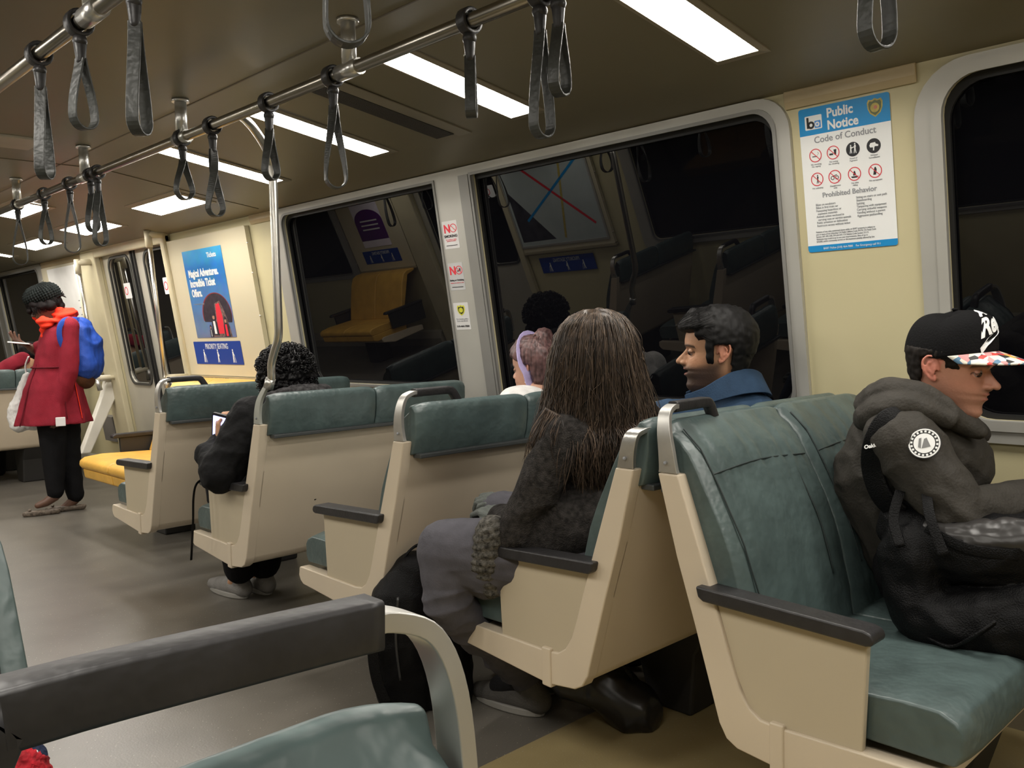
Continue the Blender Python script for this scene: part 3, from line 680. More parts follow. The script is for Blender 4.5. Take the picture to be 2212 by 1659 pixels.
sm_.text(colR, .0098, lambda u, v, w: T(u+.168, v-.292, w+.0008), GREYP, sx=.86)
sm_.text('Violation of any rules mentioned above while on BART property is subject to\none or more of the following: CA Public Utilities Code 99170, CA Penal Code\nSection 369, 602, 640, 594 and 647, CA Vehicle Code Section 21113.\nViolations may result in up to one year imprisonment, fines of up to\n$10,000, and/or community service or the maximum penalty allowed by law.', .0078, lambda u, v, w: T(u+.030, v-.384, w+.0008), GREYP, sx=.78)
sm_.text('BART Police (510) 464-7000    For Emergency call 911', .0092, lambda u, v, w: T(u+.144, v-.4365, w+.0012), WHITE, 'CENTER', sx=.9); sm_.build('small_print', t)
# stickers on the mullion
GLS = mat('sticker_grey', (.50, .50, .50), .3)
def msticker(z, lab, kind):
    y = 3.178
    t = thing('notice_sticker', lab, 'sticker', (2.7, y-.04, z-.06)); T_ = TW(1, y, z, .0165); T = lambda u, v, w: T_(u*1.25, v, w); W, Hh = .083, .125
    MB().plate(rrect(0, -Hh, W, 0, .003, 2), [], .001, T, mat('sticker_white', (.66, .65, .64), .3) if kind != 1 else GLS).build('sticker_sheet', t)
    p = MB()
    if kind < 2:
        p.text('N', .052, lambda u, v, w: T(u+.007, v-.052, w+.001), RED, bold=.0016, sx=.9)
        noring(p, T, .060, -.034, .0195, RED, .16, True, .001)
        if kind == 1: shape(p, T, [(.1, .5), (.6, .5), (.5, -.4), (.2, -.4)], .060, -.034, .016, BLK, .001); shape(p, T, [(-.6, -.1), (-.05, -.1), (0, -.4), (-.6, -.4)], .060, -.034, .016, BLK, .001)
        p.build('no_symbol', t); p = MB()
        if kind == 0: p.text('SMOKING', .0165, lambda u, v, w: T(u+.0415, v-.074, w+.001), BLK, 'CENTER', bold=.0005); p.text('No smoking or vaping\nanywhere in station', .0065, lambda u, v, w: T(u+.0415, v-.086, w+.001), RED, 'CENTER')
        else:
            p.text('Eating or Drinking', .0105, lambda u, v, w: T(u+.0415, v-.082, w+.001), BLK, 'CENTER', bold=.0003); p.text('Violators are subject to a fine', .0062, lambda u, v, w: T(u+.0415, v-.093, w+.001), RED, 'CENTER')
        p.plate([(.010, -.112), (.072, -.112), (.072, -.109), (.010, -.109)], [], .0004, lambda a, b, w: T(a, b, w+.001), BLK)
    else:
        shape(p, T, SH, .0415, -.036, .052, YELP, .0008); shape(p, T, SH, .0415, -.036, .038, BLK, .0014); p.plate(circ(.0415, -.034, .0115, 18), [], .0004, lambda a, b, w: T(a, b, w+.002), YELP)
        p.build('badge_print', t); p = MB(); p.text('For transit police\nfrom any phone', .0095, lambda u, v, w: T(u+.0415, v-.078, w+.001), GREYP, 'CENTER'); p.build('caption', t); p = MB(); p.text('510-464-7000', .0125, lambda u, v, w: T(u+.0415, v-.113, w+.001), BLK, 'CENTER', bold=.0003)
    p.build('sticker_print' if kind < 2 else 'phone_number', t)
msticker(1.735, 'white sticker with red NO symbol reading SMOKING, topmost on the window post', 0)
msticker(1.545, 'grey sticker with red NO symbol about eating or drinking, middle of the window post', 1)
msticker(1.362, 'grey sticker with a yellow badge, lowest of the three on the window post', 2)
for z in (1.80, 1.02):
    pass
# theme park poster and priority seating sign
t = thing('advert_poster', 'blue advertising poster about magical adventures above the priority seating sign', 'poster', (2.7, 5.6, 1.5))
T = TW(1, 5.905, 1.818, .035); PW, PH = .572, .585
m = mat('poster_sky', (.05, .25, .55), .3); nt = m.node_tree; b = nt.nodes['Principled BSDF']
tc = nt.nodes.new('ShaderNodeTexCoord'); sp = nt.nodes.new('ShaderNodeSeparateXYZ'); nt.links.new(tc.outputs['Generated'], sp.inputs[0])
rp = nt.nodes.new('ShaderNodeValToRGB'); nt.links.new(sp.outputs[2], rp.inputs[0]); e = rp.color_ramp.elements
e[0].position = 0; e[0].color = (.16, .20, .32, 1); e[1].position = .55; e[1].color = (.035, .20, .50, 1); x = rp.color_ramp.elements.new(1); x.color = (.06, .42, .78, 1); x = rp.color_ramp.elements.new(.8); x.color = (.02, .17, .50, 1)
ns = nt.nodes.new('ShaderNodeTexNoise'); ns.inputs['Scale'].default_value = 5; mm = nt.nodes.new('ShaderNodeMix'); mm.data_type = 'RGBA'; mm.blend_type = 'OVERLAY'; mm.inputs[0].default_value = .35
nt.links.new(rp.outputs[0], mm.inputs[6]); nt.links.new(ns.outputs['Color'], mm.inputs[7]); nt.links.new(mm.outputs[2], b.inputs['Base Color'])
MB().plate([(0, -PH), (PW, -PH), (PW, 0), (0, 0)], [], .001, T, m).build('poster_sheet', t)
p = MB(); p.text('Magical Adventures.\nIncredible Ticket\nOffers.', .069, lambda u, v, w: T(u+.045, v-.175, w+.0012), WHITE, bold=.0025, sx=.78); p.build('headline', t); p = MB(); p.text('Tickets', .045, lambda u, v, w: T(u+.36, v-.062, w+.0012), WHITE, bold=.001, sx=1.0); p.build('advertiser_name', t); p = MB(); p.text('Terms and conditions apply', .014, lambda u, v, w: T(u+.045, v-.36, w+.0012), GREYP)
p.build('footnote', t)
p = MB(); arch = [(.26+.20*math.cos(a)*1.0, -.445+.17*math.sin(a)) for a in [PI*i/20 for i in range(21)]]
arch = [(.36+.20*math.cos(a), -.44+.145*math.sin(a)) for a in [math.radians(-20)+math.radians(215)*i/24 for i in range(25)]]
DR = mat('poster_dark_red', (.25, .02, .02), .5); DK = mat('poster_dark', (.025, .018, .028), .5, var=.5, scale=30)
def PL(pts, m_, d): p.plate(pts, [], .0004, lambda a, b, w: T(a, b, w+d), m_)
PL([(.36+(x-.36)*1.04-.004, y+.006) for x, y in arch], DR, .0008); PL(arch, DK, .0012)
random.seed(3)
PL([(.345, -.36), (.42, -.345), (.47, -.42), (.50, -.50), (.52, -PH+.004), (.26, -PH+.004), (.28, -.50), (.33, -.47)], mat('poster_crowd', (.16, .10, .09), .5, var=.7, scale=60), .0016)
PL([(.36, -.365), (.41, -.36), (.43, -.45), (.42, -.56), (.33, -.56), (.345, -.45)], RED, .002)
for (u, v, s, c1) in ((.30, -.475, 1, WHITE), (.46, -.50, .9, RED), (.235, -.53, .55, GREYP)):
    p.plate(circ(u, v+.030*s, .020*s, 14), [], .0004, lambda a, b, w: T(a, b, w+.0024), mat('poster_skin', (.42, .22, .15), .5))
    PL([(u-.028*s, v-.02*s), (u-.022*s, v+.045*s), (u, v+.060*s), (u+.024*s, v+.045*s), (u+.028*s, v-.01*s), (u+.016*s, v+.0*s), (u+.016*s, v+.035*s), (u-.014*s, v+.035*s)], DK, .0028)
    PL([(u-.04*s, max(v-.095*s, -PH+.004)), (u-.038*s, v-.01*s), (u-.012*s, v+.012*s), (u+.014*s, v+.01*s), (u+.04*s, v-.015*s), (u+.045*s, max(v-.095*s, -PH+.004))], DK, .0026)
    PL([(u-.016*s, max(v-.085*s, -PH+.004)), (u-.016*s, v), (u+.012*s, v), (u+.016*s, max(v-.085*s, -PH+.004))], c1, .0032)
p.build('poster_artwork', t)
def priority(side, y, z, off, label, W=.685, H=.155):
    t = thing('priority_sign', label, 'sign', (CX+side*1.7, y-side*W/2, z-H)); T = TW(side, y, z, off)
    MB().plate(rrect(0, -H, W, 0, .004, 2), [], .001, T, NAVY).build('sign_plate', t)
    p = MB(); p.text('PRIORITY SEATING', .050, lambda u, v, w: T(u+W/2, v-.050, w+.001), mat('sign_white', (.62, .66, .74), .4), 'CENTER', sx=.78, bold=.0008)
    for u, a in ((.14, 'cane'), (.345, 'belly'), (.56, 'cane')): man(p, T, u, -.108, .056, WHITE, a, .0010)
    p.build('sign_print', t)
priority(1, 5.985, 1.208, .035, 'dark blue PRIORITY SEATING sign with three white figures under the poster')
priority(-1, 8.03, 1.208, .035, 'blue sign above the reflected yellow bench on the near side wall')
priority(-1, 5.3, .90, .012, 'blue sign under the map panel on the near side wall')
# posters on the near side wall, seen reflected
t = thing('advert_poster', 'white and purple poster above the reflected yellow bench', 'poster', (-.6, 8.4, 1.5)); T = TW(-1, 8.10, 1.85, .036)
p = MB().plate(rrect(0, -.60, .52, 0, .004, 2), [], .001, T, mat('poster_lilac', (.86, .80, .92), .4)); p.plate([(.0, -.30)]+[(.26+.26*math.cos(a), -.30+.14*math.sin(a)) for a in [PI-PI*i/14 for i in range(15)]]+[(.52, -.52), (0, -.52)], [], .0004, lambda a, b, w: T(a, b, w+.0008), mat('poster_purple', (.10, .02, .16), .4)); p.build('poster_sheet', t)
p = MB().text('hello world', .07, lambda u, v, w: T(u+.06, v-.10, w+.0012), MATS['poster_purple'], bold=.001); p.V.clear(); p.F.clear(); p.M.clear(); p.S.clear()
for k in range(3): p.plate([(.10, -.30-k*.05), (.42, -.30-k*.05), (.42, -.285-k*.05), (.10, -.285-k*.05)], [], .0004, lambda a, b, w: T(a, b, w+.0014), WHITE)
p.build('poster_print', t)
t = thing('route_map', 'large pale route map panel on the near side wall, seen in the window reflection', 'map', (-.6, 5.6, 1.5)); T = TW(-1, 5.03, 1.88, .036)
MB().plate(rrect(0, -.86, 1.10, 0, .01, 2), [rrect(.02, -.84, 1.08, -.02, .01, 2)], .010, T, FRAME).build('map_frame', t)
p = MB().plate([(.02, -.84), (1.08, -.84), (1.08, -.02), (.02, -.02)], [], .002, T, mat('map_paper', (.50, .56, .55), .3))
p.plate([(.62, -.80), (1.05, -.80), (1.05, -.30)], [], .0004, lambda a, b, w: T(a, b, w+.0014), mat('map_dark', (.04, .04, .05), .4, var=.5, scale=12))
for (a0, b0, a1, b1, m_) in ((.1, -.1, .9, -.6, BLUE), (.1, -.7, .8, -.1, RED), (.3, -.05, .5, -.8, GOLD)):
    d = Vector((a1-a0, b1-b0)).normalized(); n_ = Vector((-d.y, d.x))*.012
    p.plate([(a0+n_.x, b0+n_.y), (a1+n_.x, b1+n_.y), (a1-n_.x, b1-n_.y), (a0-n_.x, b0-n_.y)], [], .0004, lambda a, b, w: T(a, b, w+.0020), m_)
p.build('map_sheet', t)

t = thing('map_poster', 'bright white poster on the wall panel beyond the train doors', 'poster', (2.68, 8.35, 1.0)); T = TW(1, 8.74, 1.885, .035)
MB().plate(rrect(0, -.90, .80, 0, .006, 2), [], .001, T, mat('poster_bright_white', (.92, .91, .88), .35)).build('poster_sheet', t)
p = MB()
for k in range(9): p.plate([(.66, -.30-k*.06), (.70+.05*((k*7) % 3)/2, -.30-k*.06), (.70+.05*((k*7) % 3)/2, -.308-k*.06), (.66, -.308-k*.06)], [], .0004, lambda a, b, w: T(a, b, w+.001), GREYP)
p.build('poster_print', t)

# ---------------------------------------------------------------- people helpers
def vox(mb, size, smooth=3, disp=None, color=None, name='m'):
    me0 = mb.mesh('tmp'); ob = bpy.data.objects.new('tmp', me0); COL.objects.link(ob)
    r = ob.modifiers.new('r', 'REMESH'); r.mode = 'VOXEL'; r.voxel_size = size; r.use_smooth_shade = True
    if smooth: s = ob.modifiers.new('s', 'SMOOTH'); s.iterations = smooth; s.factor = .5
    dg = bpy.context.evaluated_depsgraph_get(); ev = ob.evaluated_get(dg)
    me = bpy.data.meshes.new_from_object(ev, depsgraph=dg); bpy.data.objects.remove(ob); me.name = name
    me.materials.clear()
    n = len(me.vertices); co = np.empty(n*3, 'f'); me.vertices.foreach_get('co', co); co = co.reshape(-1, 3)
    if disp is not None:
        no = np.empty(n*3, 'f'); me.vertices.foreach_get('normal', no); no = no.reshape(-1, 3)
        d = np.array([disp(Vector(c)) for c in co], 'f'); co = co+no*d[:, None]; me.vertices.foreach_set('co', co.ravel()); me.update()
    if color is not None:
        ca = me.color_attributes.new('Col', 'FLOAT_COLOR', 'POINT')
        cc = np.ones((n, 4), 'f'); cc[:, :3] = color(co); ca.data.foreach_set('color', cc.ravel())
    me.polygons.foreach_set('use_smooth', [True]*len(me.polygons))
    return me
def vobj(name, me, m, parent, label=None):
    o = bpy.data.objects.new(name, me); COL.objects.link(o); me.materials.append(m)
    if parent: put(o, parent)
    if label: o['label'] = label
    return o
def folds(amp, sx=6, sz=6, seed=0, amp2=0, dirv=None):
    def d(c):
        v = amp*(1-abs(noise.noise(Vector((c.x*sx+seed, c.y*sx, c.z*sz))))*3.2)
        if amp2: v += amp2*noise.noise(Vector((c.x*sx*4, c.y*sx*4+seed, c.z*sz*3)))
        return v
    return d
def frameM(loc, F, pitch=0, roll=0, s=1):
    F = Vector(F).normalized(); Rt = F.cross(Vector((0, 0, 1))).normalized(); up = Vector((0, 0, 1))
    M = Matrix((Rt, F, up)).transposed().to_4x4()
    M = M @ Matrix.Rotation(math.radians(pitch), 4, 'X') @ Matrix.Rotation(math.radians(roll), 4, 'Y')
    return Matrix.Translation(loc) @ M @ Matrix.Scale(s, 4)
HP = [ # z, front y, back y, half width
(-.128, .050, .000, .018), (-.120, .072, -.012, .030), (-.110, .083, -.022, .037), (-.100, .087, -.032, .042), (-.090, .084, -.042, .046), (-.080, .083, -.052, .050), (-.072, .088, -.058, .053), (-.064, .091, -.064, .056), (-.057, .088, -.069, .058),
(-.050, .093, -.073, .060), (-.042, .090, -.078, .062), (-.034, .087, -.082, .064), (-.024, .085, -.087, .066), (-.012, .083, -.091, .068), (.0, .082, -.095, .070), (.010, .087, -.098, .0715), (.020, .092, -.101, .073),
(.035, .093, -.104, .075), (.050, .091, -.105, .0755), (.065, .086, -.103, .074), (.080, .077, -.098, .070), (.093, .065, -.088, .063), (.105, .048, -.073, .052), (.115, .025, -.050, .036), (.121, .002, -.022, .016)]
def hp(z):
    if z <= HP[0][0]: return HP[0][1:]
    for a, b in zip(HP, HP[1:]):
        if a[0] <= z <= b[0]:
            t = (z-a[0])/(b[0]-a[0]); return tuple(a[i]+(b[i]-a[i])*t for i in (1, 2, 3))
    return HP[-1][1:]
def headpt(z, th, off=0, jaw=1.0, sock=True):
    f, b, w = hp(z); yc = -.012 if z > -.05 else -.012+(f+b)/2*.6*min((-.05-z)/.05, 1)
    c, s = math.cos(th), math.sin(th); e = 2/2.25
    cc = math.copysign(abs(c)**e, c); ss = math.copysign(abs(s)**e, s)
    L = (f-yc) if c > 0 else (yc-b)
    x = (w*jaw+off)*ss; y = yc+(L+off)*cc
    if sock and off == 0:
        for sx in (-1, 1):
            d2 = ((x-sx*.032)/.015)**2+((z-.000)/.011)**2
            if c > 0: y -= .010*math.exp(-d2)
            d2 = ((x-sx*.030)/.020)**2+((z-.018)/.007)**2
            if c > 0: y += .004*math.exp(-d2)
            d2 = ((x-sx*.042)/.018)**2+((z+.030)/.018)**2
            if c > 0: y += .003*math.exp(-d2)
        if c > 0 and z < -.04: # mouth pads
            y += .0
    return Vector((x, y, z))
def headmesh(mb, M, m, nose=1.0, mouth_open=0, jaw=1.0, ears=True):
    n = 48; zs = [HP[0][0]+(HP[-1][0]-HP[0][0])*i/70 for i in range(71)]; V = []; fs = []
    for z in zs:
        for i in range(n):
            p = headpt(z, 2*PI*i/n, jaw=jaw)
            if mouth_open and abs(p.x) < .022 and p.y > .05: p.y -= mouth_open*.012*math.exp(-((z+.058)/.0035)**2)
            V.append(M @ p)
    for j in range(len(zs)-1):
        for i in range(n): q = (i+1) % n; fs.append((j*n+i, j*n+q, j*n+n+q, j*n+n+i))
    fs.append(tuple(range(n))[::-1]); fs.append(tuple(range((len(zs)-1)*n, len(zs)*n)))
    mb.add(V, fs, m, True)
    g = lambda *p: M @ Vector(p); k = M.to_scale()[0]
    # nose
    mb.chain([g(0, .082, .008), g(0, .0925, -.008), g(0, .104*1, -.022), g(0, .109+.004*(nose-1)*3, -.029)], [.0055*k, .0068*k, .0085*k, .0095*k], m)
    mb.ell(g(.0105, .094, -.033), (.0075*k, .011*k, .0075*k), m, M.to_3x3().normalized()); mb.ell(g(-.0105, .094, -.033), (.0075*k, .011*k, .0075*k), m, M.to_3x3().normalized())
    mb.cap(g(0, .086, -.018), .011*k, g(0, .093, -.034), .011*k, m)
    # lips
    R3 = M.to_3x3().normalized()
    mb.ell(g(0, .088, -.0515+.001*mouth_open), (.020*k, .0085*k, .0042*k), m, R3); mb.ell(g(0, .0865-.001*mouth_open, -.0645-.004*mouth_open), (.017*k, .0085*k, .0048*k), m, R3)
    # eyelids
    for sx in (-1, 1): mb.ell(g(sx*.031, .0735, .001), (.0135*k, .0085*k, .0095*k), m, R3)
    if ears:
        for sx in (-1, 1):
            loop = [(-.018, .024), (-.004, .031), (-.030, .033)]
            pts = [(.074, -.004, -.004), (.077, -.006, .012), (.081, -.014, .026), (.085, -.026, .031), (.088, -.037, .022), (.088, -.039, .006), (.085, -.034, -.008), (.081, -.026, -.019), (.077, -.016, -.028), (.074, -.010, -.022)]
            mb.tube([g(sx*x, y, z) for x, y, z in smoothpath(pts, 4)], .0034*k, m, 8)
            mb.ell(g(sx*.078, -.022, .004), (.0035*k, .014*k, .025*k), m, (M @ Matrix.Rotation(sx*-.30, 4, 'Z') @ Matrix.Rotation(.2, 4, 'X')).to_3x3().normalized())
            mb.ell(g(sx*.075, -.012, -.024), (.0048*k, .007*k, .010*k), m, R3)
            mb.tube([g(sx*x, y, z) for x, y, z in smoothpath([(.081, -.020, .018), (.085, -.029, .010), (.083, -.027, -.004), (.079, -.017, -.012)], 4)], .0026*k, m, 8)
def hairshell(mb, M, mask, off, m, n=64, nz=60, z0=-.11, thick=.010):
    zs = [z0+(.121-z0)*i/nz for i in range(nz+1)]; k = M.to_scale()[0]
    for j in range(nz+1):
        for i in range(n):
            th = 2*PI*i/n; p = headpt(zs[j], th, off=.001, sock=False); o = mask(p)
            if o > 0:
                p2 = headpt(zs[j], th, off=off*o, sock=False)
                if zs[j] > .09: p2.z += off*o*min((zs[j]-.09)/.025, 1)
                mb.ell(M @ p2, thick*(.6+.4*o)*k, m, nu=6, nv=4)
def hand(mb, w, fwd, nrm, m, side=1, curl=(.5, .5, .5, .5), thumb=(.6, .5), s=1.0, spread=.06):
    """w wrist point, fwd finger direction, nrm back-of-hand normal, side +1 if the thumb lies along nrm x fwd"""
    w = Vector(w); F = Vector(fwd).normalized(); N = Vector(nrm); N = (N-F*N.dot(F)).normalized(); S = N.cross(F)*side   # S towards the thumb
    P = lambda a, b, c: w+F*(a*s)+S*(b*s)+N*(c*s)
    for b, l in ((.027, .082), (.009, .086), (-.009, .082), (-.025, .074)):
        mb.cap(P(.012, b*.65, 0), .0135*s, P(l*.98, b, 0), .0105*s, m, 12)
    mb.cap(P(-.02, 0, 0), .022*s, P(.02, 0, 0), .021*s, m, 14)
    for i, (b, l0, L, r) in enumerate(((.027, .084, (.040, .024, .019), .0088), (.009, .088, (.044, .027, .020), .0090), (-.009, .084, (.040, .025, .019), .0086), (-.026, .076, (.031, .019, .017), .0076))):
        p = P(l0, b, 0); ang = 0; sp = (1.5-i)*spread
        pts = [p]; rs = [r*1.1*s]
        for q, l in enumerate(L):
            ang += curl[i]*(.8, 1.1, .7)[q]
            d = F*math.cos(ang)-N*math.sin(ang)+S*sp*math.cos(ang)
            p = p+d.normalized()*l*s; pts.append(p); rs.append(r*(1, .93, .86)[q]*s)
        mb.chain(pts, rs, m)
    a, c = thumb; p = P(.022, .024, -.004); d1 = (F*math.cos(a)+S*math.sin(a)-N*.25).normalized(); q = p+d1*.040*s
    d2 = (F*math.cos(a*.5)+S*math.sin(a*.5)-N*c).normalized(); q2 = q+d2*.032*s; q3 = q2+(d2-N*.15).normalized()*.025*s
    mb.chain([P(.01, .016, 0), p, q, q2, q3], [.014*s, .0135*s, .0115*s, .0102*s, .0086*s], m)
def strands(mb, paths, r, m, taper=True, n=4):
    for p in paths:
        k = len(p); rs = [r*(1-.75*(i/(k-1))**3) if taper else r for i in range(k)]
        mb.sweep(p, [(math.cos(2*PI*i/n), math.sin(2*PI*i/n)) for i in range(n)], m, scales=rs)
def skinmat(name, col, rough=.5):
    m = mat(name, col, rough, var=.05, scale=40, bump=.08, bscale=180, attr='Col')
    return m
def flat(c): return lambda co: np.tile(np.array(c, 'f'), (len(co), 1))
def facecol(M, skin, lip, beard=None, ear=None, brow=None, bk=.75):
    Mi = np.array(M.inverted())
    skin = np.array(skin)
    def col(co):
        h = np.c_[co, np.ones(len(co))] @ Mi.T; x, y, z = h[:, 0], h[:, 1], h[:, 2]
        c = np.tile(skin, (len(co), 1)).astype('f')
        def blend(w, k):
            nonlocal c; w = np.clip(w, 0, 1)[:, None]; c = c*(1-w)+np.array(k)*w
        cheek = np.exp(-(((np.abs(x)-.045)/.022)**2+((z+.03)/.02)**2))*(y > .02); blend(cheek*.25, np.array(skin)*np.array([1.12, .85, .8]))
        if ear is not None: blend(((np.abs(x) > .0735) & (y < .004) & (y > -.05) & (z > -.04) & (z < .04))*.85, ear)
        if beard is not None:
            jaw = np.clip(1-np.abs(((z+.055)-(.055-y)*.55)/.040), 0, 1)
            b1 = 1/(1+np.exp(((z+.043)+(y-.07)*-.05-.012*np.clip((.06-y)/.05, 0, 1.6))/.004))*(1/(1+np.exp(-(y+.016)/.006)))*(z > -.15)
            mou = np.exp(-((z+.0425)/.006)**2-(x/.024)**2)*(y > .07)
            noz = .92
            blend(np.maximum(b1*.8*bk/.75, mou*.9)*noz, beard)
        li = np.exp(-(((z+.0515)/.0038)**2+(x/.021)**2)**2)*(y > .078)+np.exp(-(((z+.0655)/.0045)**2+(x/.018)**2)**2)*(y > .076)
        blend(li*.85, lip)
        if brow is not None:
            bx = (np.abs(x)-.032)/.020; bz = (z-.020+.004*bx*bx)/.0046
            blend((np.abs(bx) < 1.15)*np.exp(-bz**2)*(y > .04)*.95, brow)
            ex = (np.abs(x)-.031)/.0125; ez = (z+.0020-.004*(1-ex*ex))/.0026
            blend((np.abs(ex) < 1.1)*np.exp(-ez**2)*(y > .05)*.9, (.02, .012, .01))
        # eye socket tint
        return c
    return col
def eyes(M, parent, iris=(.03, .015, .01), open_=True):
    k = M.to_scale()[0]
    for sx in (-1, 1):
        mb = MB(); c = M @ Vector((sx*.031, .0722, .000))
        mb.ell(c, .0108*k, mat('eye_white', (.30, .26, .24), .3), nu=16, nv=10)
        ic = M @ Vector((sx*.0325, .0750, -.0015)); mb.ell(ic, .0086*k, mat('eye_iris', iris, .15), nu=12, nv=8)
        mb.build('eye', parent)
CLOTH = {}
def cloth(name, col, rough=.85, var=.12, scale=25, bump=.3, bscale=220, sheen=.0, **k): return mat(name, col, rough, 0, var, scale, bump, bscale, .15 if max(col) < .1 else .25, sheen=sheen, **k)

# ---- 1. man in blue jacket, window side of the low-bracket seat

P_ = thing('person', 'dark haired bearded man in blue fleece jacket, mouth open, looking to the left', 'person', (2.40, 1.56, .5))
E_ = Vector((2.4156, 1.5360, 1.1446)); Fc = Vector((-.555, .832, 0))
S = 1.05
Mh = frameM(E_-Fc*(-.022)*S+Vector((0, 0, -.004)), Fc, 1.5, 0, S)
SKB = (.50, .265, .150)
SKM = skinmat('skin_tan', SKB)
mb = MB(); headmesh(mb, Mh, SKM, 1.0, 1.0, 1.03)
nk = Mh @ Vector((0, -.035, -.07)); 
hipB = Vector((2.38, 1.58, .58)); chB = Vector((2.4521, 1.5165, 0.8818))
mb.cap(nk, .058, chB+Vector((0, 0, .05)), .066, SKM)
mb.chain([chB, Vector((2.39, 1.57, .80)), hipB], [.13, .125, .13], SKM)
LSh = Vector((2.20, 1.60, .93)); RSh = Vector((2.57, 1.58, .93))
for sh, el, wr in ((LSh, Vector((2.14, 1.66, .70)), Vector((2.24, 1.86, .60))), (RSh, Vector((2.64, 1.70, .70)), Vector((2.52, 1.88, .60)))):
    mb.chain([chB, sh, el, wr], [.08, .050, .038, .027], SKM); hand(mb, wr, (wr-el), (0, 0, 1), SKM, 1, (.5,)*4)
for dx in (-.10, .10):
    mb.chain([hipB+Vector((dx, 0, 0)), Vector((2.38+dx, 2.02, .56)), Vector((2.38+dx, 1.98, .12)), Vector((2.38+dx, 2.10, .05))], [.09, .06, .04, .03], SKM)
me = vox(mb, .0027, 2, color=facecol(Mh, SKB, (.36, .13, .10), (.045, .028, .022), (.55, .22, .14), (.02, .013, .011), .95))
vobj('body', me, SKM, P_); eyes(Mh, P_)
HB = mat('hair_black', (.005, .0045, .0045), .6, var=.3, scale=60, spec=.25)
def maskB(p):
    x, y, z = p; ay = y
    if z > .060 and y > .04: return min((z-.060)/.015, 1)*1.8
    if y > .055: return 0
    if y > .028: return min(max((z-.040)/.012, 0), 1)
    if y > .004: return min(max((z+.030)/.010, 0), 1)*.8
    if y > -.042 and z < .028: return min(max((z-.030)/.01, 0), 1)*.8
    return min(max((z+.082+(y+.06)*.2)/.015, 0), 1)*(1 if z > .0 else .8)
mb = MB(); hairshell(mb, Mh, maskB, .014, HB, thick=.0085)
me = vox(mb, .0035, 2, disp=lambda c: .0025*noise.noise(c*60)); hs = vobj('hair', me, HB, P_)
random.seed(5); paths = []
for i in range(1500):
    th = random.uniform(0, 2*PI); z = random.uniform(-.07, .121); p = headpt(z, th, sock=False); o = maskB(p)
    if o <= .3 or (p.z < .050 and p.y > -.055): continue
    pts = []; th2 = th; z2 = z; top = p.y > .03 and z > .06
    for k in range(5):
        q = headpt(min(z2, .121), th2, off=.014*o*(1.5 if top else 1)+.0045+random.uniform(-.001, .001), sock=False)
        if z2 > .085: q.z += .016*min((z2-.085)/.03, 1)
        pts.append(Mh @ q)
        dth = .10 if (th2 % (2*PI)) < PI else -.10
        th2 += dth*(.6 if abs(math.sin(th2)) < .2 else 1)*(0 if abs((th2 % (2*PI))-PI) < .15 else 1); z2 += (-.006 if not top else .003)
    paths.append(pts)
mb = MB(); strands(mb, paths, .0009, HB); mb.build('hair_strands', hs)
# jacket with stand collar
BJ = cloth('blue_fleece', (.024, .052, .100), .8, bump=.15)
mb = MB()
mb.chain([chB+Vector((0, 0, -.005)), Vector((2.39, 1.57, .80)), hipB], [.158, .150, .150], BJ)
mb.cap(LSh+Vector((.02, 0, -.01)), .080, RSh+Vector((-.02, 0, -.01)), .080, BJ)
for sh, el, wr in ((LSh, Vector((2.13, 1.66, .70)), Vector((2.24, 1.86, .60))), (RSh, Vector((2.64, 1.70, .70)), Vector((2.52, 1.88, .60)))):
    mb.chain([sh, el, wr], [.074, .055, .042], BJ)
mb.ell(Vector((2.4446, 1.5282, 0.9261)), (.125, .12, .07), BJ)
me = vox(mb, .006, 4, disp=folds(.004, 7, 9, 2, .003)); vobj('jacket', me, BJ, P_)
# collar: open ring, high at the back, falling forward to the chin
col = MB(); n = 40; V = []; fs = []
cc = [(2.2899, 1.5917, 1.0124), (2.3108, 1.5413, 1.0327), (2.3424, 1.5019, 1.0632), (2.3833, 1.4719, 1.0844), (2.4348, 1.4514, 1.0866), (2.4915, 1.4559, 1.0707), (2.5273, 1.5017, 1.0682), (2.5131, 1.5695, 1.0587), (2.4687, 1.6286, 1.0387), (2.3951, 1.6593, 1.0121)]
cb = [(2.2903, 1.5856, 0.9781), (2.3122, 1.5262, 0.9847), (2.3399, 1.4782, 1.0016), (2.3826, 1.4400, 1.0142), (2.4454, 1.4168, 1.0137), (2.5167, 1.4355, 0.9967), (2.5560, 1.4943, 0.9829), (2.5337, 1.5745, 0.9754), (2.4808, 1.6375, 0.9675), (2.4013, 1.6589, 0.9695)]
top = smoothpath(cc, 5); bot = smoothpath(cb, 5); ctr = sum(top, Vector())/len(top)
for a, b in zip(top, bot):
    o = Vector((a.x-ctr.x, a.y-ctr.y, 0)).normalized()*.007
    V += [a-o, a+o, b+o*1.4, b-o]
k = len(top)
for i in range(k-1):
    for q in range(4): r = (q+1) % 4; fs.append((4*i+q, 4*i+r, 4*i+4+r, 4*i+4+q))
fs += [(0, 1, 2, 3), (4*k-1, 4*k-2, 4*k-3, 4*k-4)]
col.add(V, fs, BJ, True); col.build('collar', P_, bevel=.003, smooth=True, label='raised navy collar')
TR = cloth('dark_trousers', (.008, .008, .009))
mb = MB()
for dx in (-.10, .10): mb.chain([hipB+Vector((dx, .05, 0)), Vector((2.38+dx, 2.02, .57)), Vector((2.38+dx, 1.98, .12))], [.11, .078, .055], TR)
me = vox(mb, .009, 3); vobj('trousers', me, TR, P_)
for dx in (-.10, .10): MB().chain([Vector((2.38+dx, 1.96, .055)), Vector((2.38+dx, 2.04, .048)), Vector((2.38+dx, 2.16, .04))], [.052, .048, .038], BLK).build('shoe', P_)

# ---- 2. man with the cap

